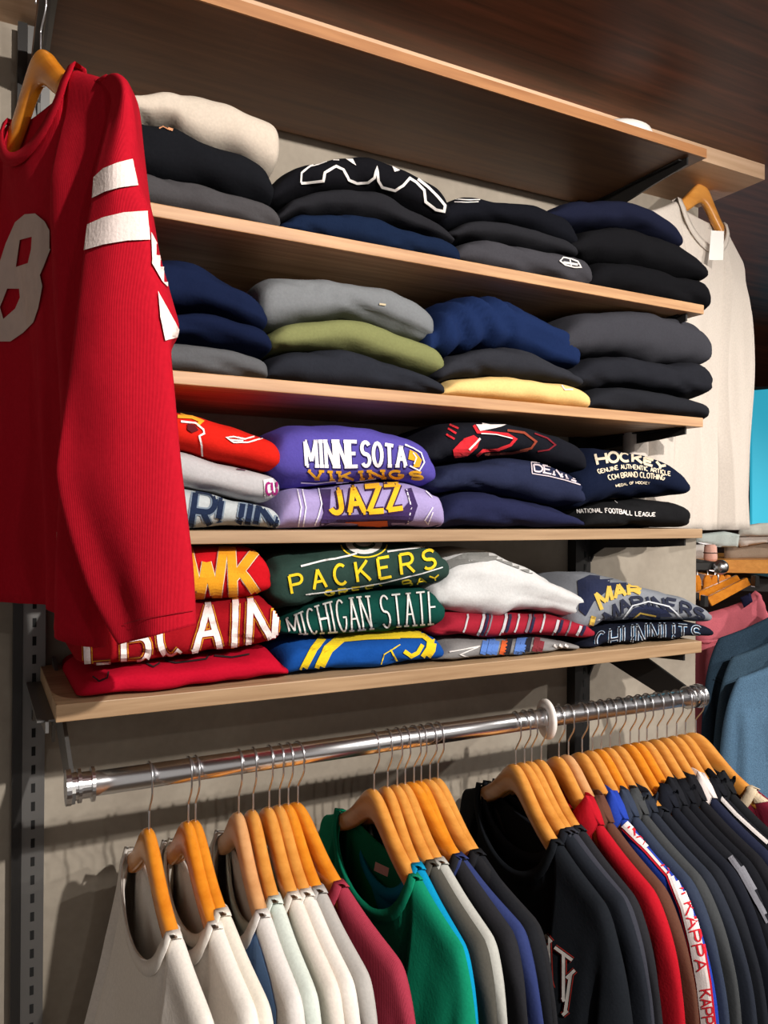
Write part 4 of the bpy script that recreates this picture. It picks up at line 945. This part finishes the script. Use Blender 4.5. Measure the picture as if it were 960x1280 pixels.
d.poly([(45, 267), (57, 277), (65, 292), (64, 312), (57, 330), (51, 344), (54, 358), (49, 385), (43, 403), (30, 416), (14, 427), (2, 427), (-12, 425), (-22, 405), (-20, 370), (-8, 345), (0, 330), (8, 305), (20, 278), (32, 268)],
       [[(26, 300), (41, 296), (40, 312), (36, 329), (21, 334)], [(10, 361), (25, 361), (26, 372), (20, 386), (5, 399), (1, 384)]], off=.002)
d.done('number_patch', cloth('satin_patch', rgb(196, 176, 168), scale=60, bump=.6), JB, 'big pale satin number')
# ------------------------------------------------------------- the pale t-shirt hung at the right end
tp = atw(877, 230, 1.80)
hanger(tp, math.radians(104), 'wooden hanger holding the pale t-shirt at the right end of the shelves', None, 0)
TR, TB = garment(tp, math.radians(104), 'pale grey-white t-shirt hanging beyond the right end of the shelves', 't-shirt', None, C(204, 194, 184), name='hanging_t_shirt',
     T=.03, L=.80, Wb=(.30, .30), nw=.105, scoop=.082, seed=31, sway=.03, Ws=.25, sagz=(0, 0), flare=3)
tag_o = paper_tag('t', [(889, 288), (905, 289), (904, 325), (886, 325)], 1.755, 'price_tag', TR)
bm = bmesh.new(); tube(bm, smoothpts([(0, 0, .069+.0185), (.0, .012, .083), (0, .0, .073), (0, 0, .1)], 3)[:1]+[(0, 0, .088), (0, 0, .14)], .0016, 6)
hk = link('screw_hook', bm, M_STEEL); hk.location = tp; tag(hk, 'small dark metal hook above the wooden hanger of the pale t-shirt', 'hook')
hk.location.z = tp.z; 
# ------------------------------------------------------------- the neighbouring racks, beyond the wall's end
def pillow(name, poly, w_, th, mat, parent=None, step=6, wr=.004, seed=0):
    """soft thick shape with the given outline, at its own distance"""
    bm = bmesh.new(); loops = [[Vector((x, y, 0)) for x, y in poly]]
    vs = [bm.verts.new(p) for p in loops[0]]
    for t in tessellate_polygon(loops):
        try: bm.faces.new([vs[i] for i in t])
        except Exception: pass
    for ax in (0, 1):
        lo = min(p[ax] for p in poly); hi = max(p[ax] for p in poly); x = lo+step*.5
        while x < hi:
            co = [0, 0, 0]; no = [0, 0, 0]; co[ax] = x; no[ax] = 1
            bmesh.ops.bisect_plane(bm, geom=bm.verts[:]+bm.edges[:]+bm.faces[:], plane_co=co, plane_no=no); x += step
    bmesh.ops.triangulate(bm, faces=bm.faces[:])
    P = [Vector((x, y)) for x, y in poly]; k = w_/F_PX
    def dist(x, y):
        q = Vector((x, y)); m = 1e9
        for i in range(len(P)):
            a, b = P[i-1], P[i]; e = b-a; t = max(0, min(1, (q-a).dot(e)/max(1e-9, e.length_squared))); m = min(m, (q-a-e*t).length)
        return m*k
    bm2 = bmesh.new(); pair = {}
    for v in bm.verts:
        dd = dist(v.co.x, v.co.y); r = min(1, dd/th); t = th*math.sqrt(max(0, 1-(1-r)**2)); base = atw(v.co.x, v.co.y, w_)
        nz = noise.noise(base*14+Vector((seed, 0, 0)))*wr*r+noise.noise(Vector((base.x*40, base.y*40, base.z*6+seed)))*wr*.6*r
        f = bm2.verts.new(base-FW*(t+nz)); b_ = f if dd < 1e-5 else bm2.verts.new(base+FW*t); pair[v] = (f, b_)
    for f in bm.faces:
        for s_ in (0, 1):
            q = [pair[v][s_] for v in f.verts]
            if s_: q.reverse()
            try: bm2.faces.new(q)
            except Exception: pass
    bm.free(); bmesh.ops.recalc_face_normals(bm2, faces=bm2.faces)
    c = sum((v.co for v in bm2.verts), Vector())/len(bm2.verts)
    base = Vector((c.x, c.y, min(v.co.z for v in bm2.verts)))
    if parent is None:
        for v in bm2.verts: v.co -= base
        o = link(name, bm2, mat); o.location = base
    else:
        inv = parent.matrix_world.inverted()
        for v in bm2.verts: v.co = inv @ v.co
        o = link(name, bm2, mat, parent)
    bpy.context.view_layer.update(); return o
def denim(c):
    return cloth('denim_%d_%d_%d' % c, rgb(*c), scale=420, bump=.3, marl=.22)
DR = math.radians(62.5)
for k, (px, py, w_, c, lab) in enumerate(((1006, 744, 2.12, (48, 66, 82), 'dark slate denim shirt, rearmost of the three at the right edge'), (1026, 766, 2.05, (66, 88, 106), 'mid blue denim shirt between the dark slate and the light one'),
        (1038, 790, 1.97, (92, 124, 152), 'light blue denim shirt, nearest of the three at the right edge'))):
    q = atw(px, py, w_)
    hanger(q, DR, 'wooden hanger of the '+lab.split(',')[0].split(' between')[0], 'hangers of the denim shirts', 0)
    r, b = garment(q, DR, lab, 'shirt', 'denim shirts on the neighbouring rack', denim(c), name='denim_shirt', T=.026, L=.72, Wb=(.28, .28), seed=40+k, sway=.03, collar='stand', scoop=.04, nw=.08, Ws=.228)
    if k == 2: continue
    d = Decal(bvh_of(b)); ox = px-1006+6; oy = py-744+4
    d.stroke([(885+ox, 845+oy), (898+ox, 852+oy), (908+ox, 900+oy)], 1.3); d.stroke([(888+ox, 842+oy), (902+ox, 850+oy), (912+ox, 900+oy)], 1.1)
    d.done('shoulder_stitching', ink((30, 42, 54)), b)
def rack():
    a = atw(1000, 700, 2.5); b_ = atw(1095, 690, 1.75); a.z = b_.z = atw(992, 742, 2.12).z+.070
    pa = atw(992, 742, 2.12); pb = atw(1044, 790, 1.97); 
    a = pa+(pa-pb)*.4; b_ = pb+(pb-pa)*1.2; 
    r = empty('garment_rack', (a.x, a.y, 0), 'chrome rack carrying the denim shirts at the right edge', 'clothes rack')
    zt = a.z+.07; o0 = Vector((a.x, a.y, 0))
    bm = bmesh.new(); tube(bm, [Vector((a.x, a.y, a.z+.07))-o0, Vector((b_.x, b_.y, b_.z+.07))-o0], .0155, 20); link('rail', bm, M_CHROME, r)
    for p in (a, b_):
        bm = bmesh.new(); tube(bm, [Vector((p.x, p.y, 0.01))-o0, Vector((p.x, p.y, p.z+.07))-o0], .0155, 20); link('post', bm, M_STEEL, r)
rack()
TRG = empty('trousers', atw(900, 1040, 2.35), 'pink cotton trousers clipped to wooden clamp hangers, right background', 'trousers')
bpy.context.view_layer.update()
PK = C(206, 106, 118)
pillow('left_leg', [(866, 786), (871, 800), (898, 784), (912, 800), (914, 860), (908, 960), (900, 1046), (862, 1046), (864, 900)], 2.33, .035, PK, TRG, seed=3)
pillow('right_leg', [(896, 784), (930, 774), (960, 766), (972, 900), (970, 1046), (912, 1046), (906, 900)], 2.36, .035, PK, TRG, seed=5)
pillow('waistband', [(868, 772), (885, 766), (912, 758), (932, 750), (944, 738), (950, 742), (956, 756), (962, 778), (935, 790), (905, 800), (880, 806), (868, 800)], 2.31, .022, PK, TRG, step=4, seed=8)
pillow('inner_label', [(925, 747), (938, 741), (941, 752), (930, 760)], 2.27, .004, C(36, 36, 62), TRG, step=3)
def slab(name, poly, w_, th, mat, parent=None):
    bm = bmesh.new(); a = [bm.verts.new(atw(x, y, w_)) for x, y in poly]; b_ = [bm.verts.new(v.co+FW*th) for v in a]
    bm.faces.new(a); bm.faces.new(list(reversed(b_)))
    for i in range(len(a)): bm.faces.new((a[i], b_[i], b_[(i+1) % len(a)], a[(i+1) % len(a)]))
    bmesh.ops.bevel(bm, geom=bm.edges[:], offset=.0015, segments=1, affect='EDGES')
    bmesh.ops.recalc_face_normals(bm, faces=bm.faces)
    if parent is None:
        c = sum((v.co for v in bm.verts), Vector())/len(bm.verts)
        for v in bm.verts: v.co -= c
        o = link(name, bm, mat, None, False); o.location = c
    else:
        inv = parent.matrix_world.inverted()
        for v in bm.verts: v.co = inv @ v.co
        o = link(name, bm, mat, parent, False)
    bpy.context.view_layer.update(); return o
def clip_hanger(poly, w_, label, cl, th=.014):
    cx = sum(p[0] for p in poly)/len(poly); cy = sum(p[1] for p in poly)/len(poly)
    r = empty('clamp_hanger', atw(cx, cy, w_), label, 'hanger', 'wooden clamp hangers beyond the shelves'); bpy.context.view_layer.update()
    slab('wooden_bar', poly, w_, th, M_HANG2, r)
    hookup(r, min(cx, 898), min(p[1] for p in poly)+8, w_+.004)
    for x, y in cl: slab('metal_clip', [(x-2.5, y-7), (x+2.5, y-7), (x+3, y+7), (x-3, y+7)], w_-.006, .03, M_STEEL, r)
def hookup(r, x, y0, w_):
    bm = bmesh.new(); inv = r.matrix_world.inverted(); tube(bm, [inv @ atw(x, y0, w_), inv @ atw(x, y0-6, w_), inv @ atw(x-1, 712, w_)], .0016, 6); link('hook', bm, M_WIRE, r)
clip_hanger([(884, 747), (934, 722), (939, 731), (890, 758)], 2.26, 'long wooden clamp hanger gripping the pink trousers, front one', [(883, 752), (947, 727)])
clip_hanger([(869, 742), (922, 719), (927, 727), (872, 752)], 2.33, 'long wooden clamp hanger just behind the front one of the pink trousers', [(872, 748)])
for k, x in enumerate((871, 884, 893, 902, 910)):
    clip_hanger([(x-4, 742), (x-4, 726), (x-1, 719), (x+3, 719), (x+6, 726), (x+6, 742)], 2.42+.03*k, '%s of five upright wooden hanger ends under the dark rail' % ('leftmost', 'second from left', 'middle', 'second from right', 'rightmost')[k], [])
bar = slab('dark_rail', [(840, 703), (900, 703), (900, 713), (840, 713)], 2.2, .42, M_STEEL); tag(bar, 'short black rail behind the wall end with a chrome knob', 'rail')
bm = bmesh.new(); bmesh.ops.create_uvsphere(bm, u_segments=24, v_segments=16, radius=.021)
kn = link('chrome_knob', bm, M_CHROME); kn.location = atw(901, 709, 2.185); tag(kn, 'round chrome knob at the end of the black rail', 'rail end')
rl = empty('peach_roll', atw(888, 701, 2.5), 'peach coloured rolled cloth standing above the black rail', 'rolled cloth'); bpy.context.view_layer.update()
bm = bmesh.new(); tube(bm, [(0, 0, 0), (0, 0, .01), (0, 0, .045), (0, 0, .052)], [.018, .021, .019, .014], 20); link('roll', bm, C(226, 176, 160), rl)
bm = bmesh.new(); tube(bm, [(.021*math.cos(t*.3142), .021*math.sin(t*.3142), .026) for t in range(20)], .0015, 6, closed=True); link('elastic_band', bm, M_STEEL, rl)
ws = slab('display_table', [(903, 700), (1010, 700), (1010, 718), (903, 716)], 2.62, .45, M_HANG); tag(ws, 'orange-brown wooden display board under piled shirts, right edge', 'display board')
us = slab('display_board', [(846, 702), (903, 702), (903, 704), (846, 704)], 2.45, .35, M_HANG); tag(us, 'narrow wooden board under the peach roll and crumpled white cloth', 'display board')
bs = slab('dark_shelf', [(905, 722), (1010, 724), (1010, 742), (905, 738)], 2.75, .3, M_STEEL); tag(bs, 'dark shelf unit below the orange-brown display board', 'shelf')
for poly, w_, c, lab in (([(868, 668), (905, 664), (925, 668), (922, 684), (898, 684), (870, 678)], 2.66, (190, 200, 196), 'pale mint folded t-shirt hanging over the pile by the wall end'),
        ([(905, 684), (930, 676), (965, 674), (1005, 680), (1005, 700), (905, 700)], 2.72, (150, 134, 118), 'taupe folded t-shirt at the bottom of the far pile'),
        ([(915, 670), (940, 664), (1005, 668), (1005, 680), (960, 678), (925, 684)], 2.69, (214, 206, 198), 'white folded t-shirt in the middle of the far pile'),
        ([(925, 658), (948, 654), (1005, 652), (1005, 668), (950, 670), (922, 670)], 2.66, (206, 204, 194), 'off-white folded t-shirt on top of the far pile'),
        ([(852, 682), (880, 680), (884, 700), (850, 702)], 2.6, (196, 190, 184), 'white crumpled cloth beside the peach roll')):
    o = pillow('folded_t_shirt', poly, w_, .012, C(*c), None, step=4, wr=.006, seed=w_*50); tag(o, lab, 't-shirt', 't-shirts piled beyond the wall end')
sc = empty('display_screen', atw(985, 570, 3.3), 'bright cyan glowing screen at the far right edge', 'screen'); bpy.context.view_layer.update()
slab('screen_panel', [(940, 488), (1040, 480), (1040, 664), (940, 662)], 3.3, .02, plain('cyan_glow', rgb(60, 200, 232), .4, 0, .42), sc)
slab('screen_frame', [(936, 484), (1044, 476), (1044, 668), (936, 666)], 3.325, .03, M_STEEL, sc)
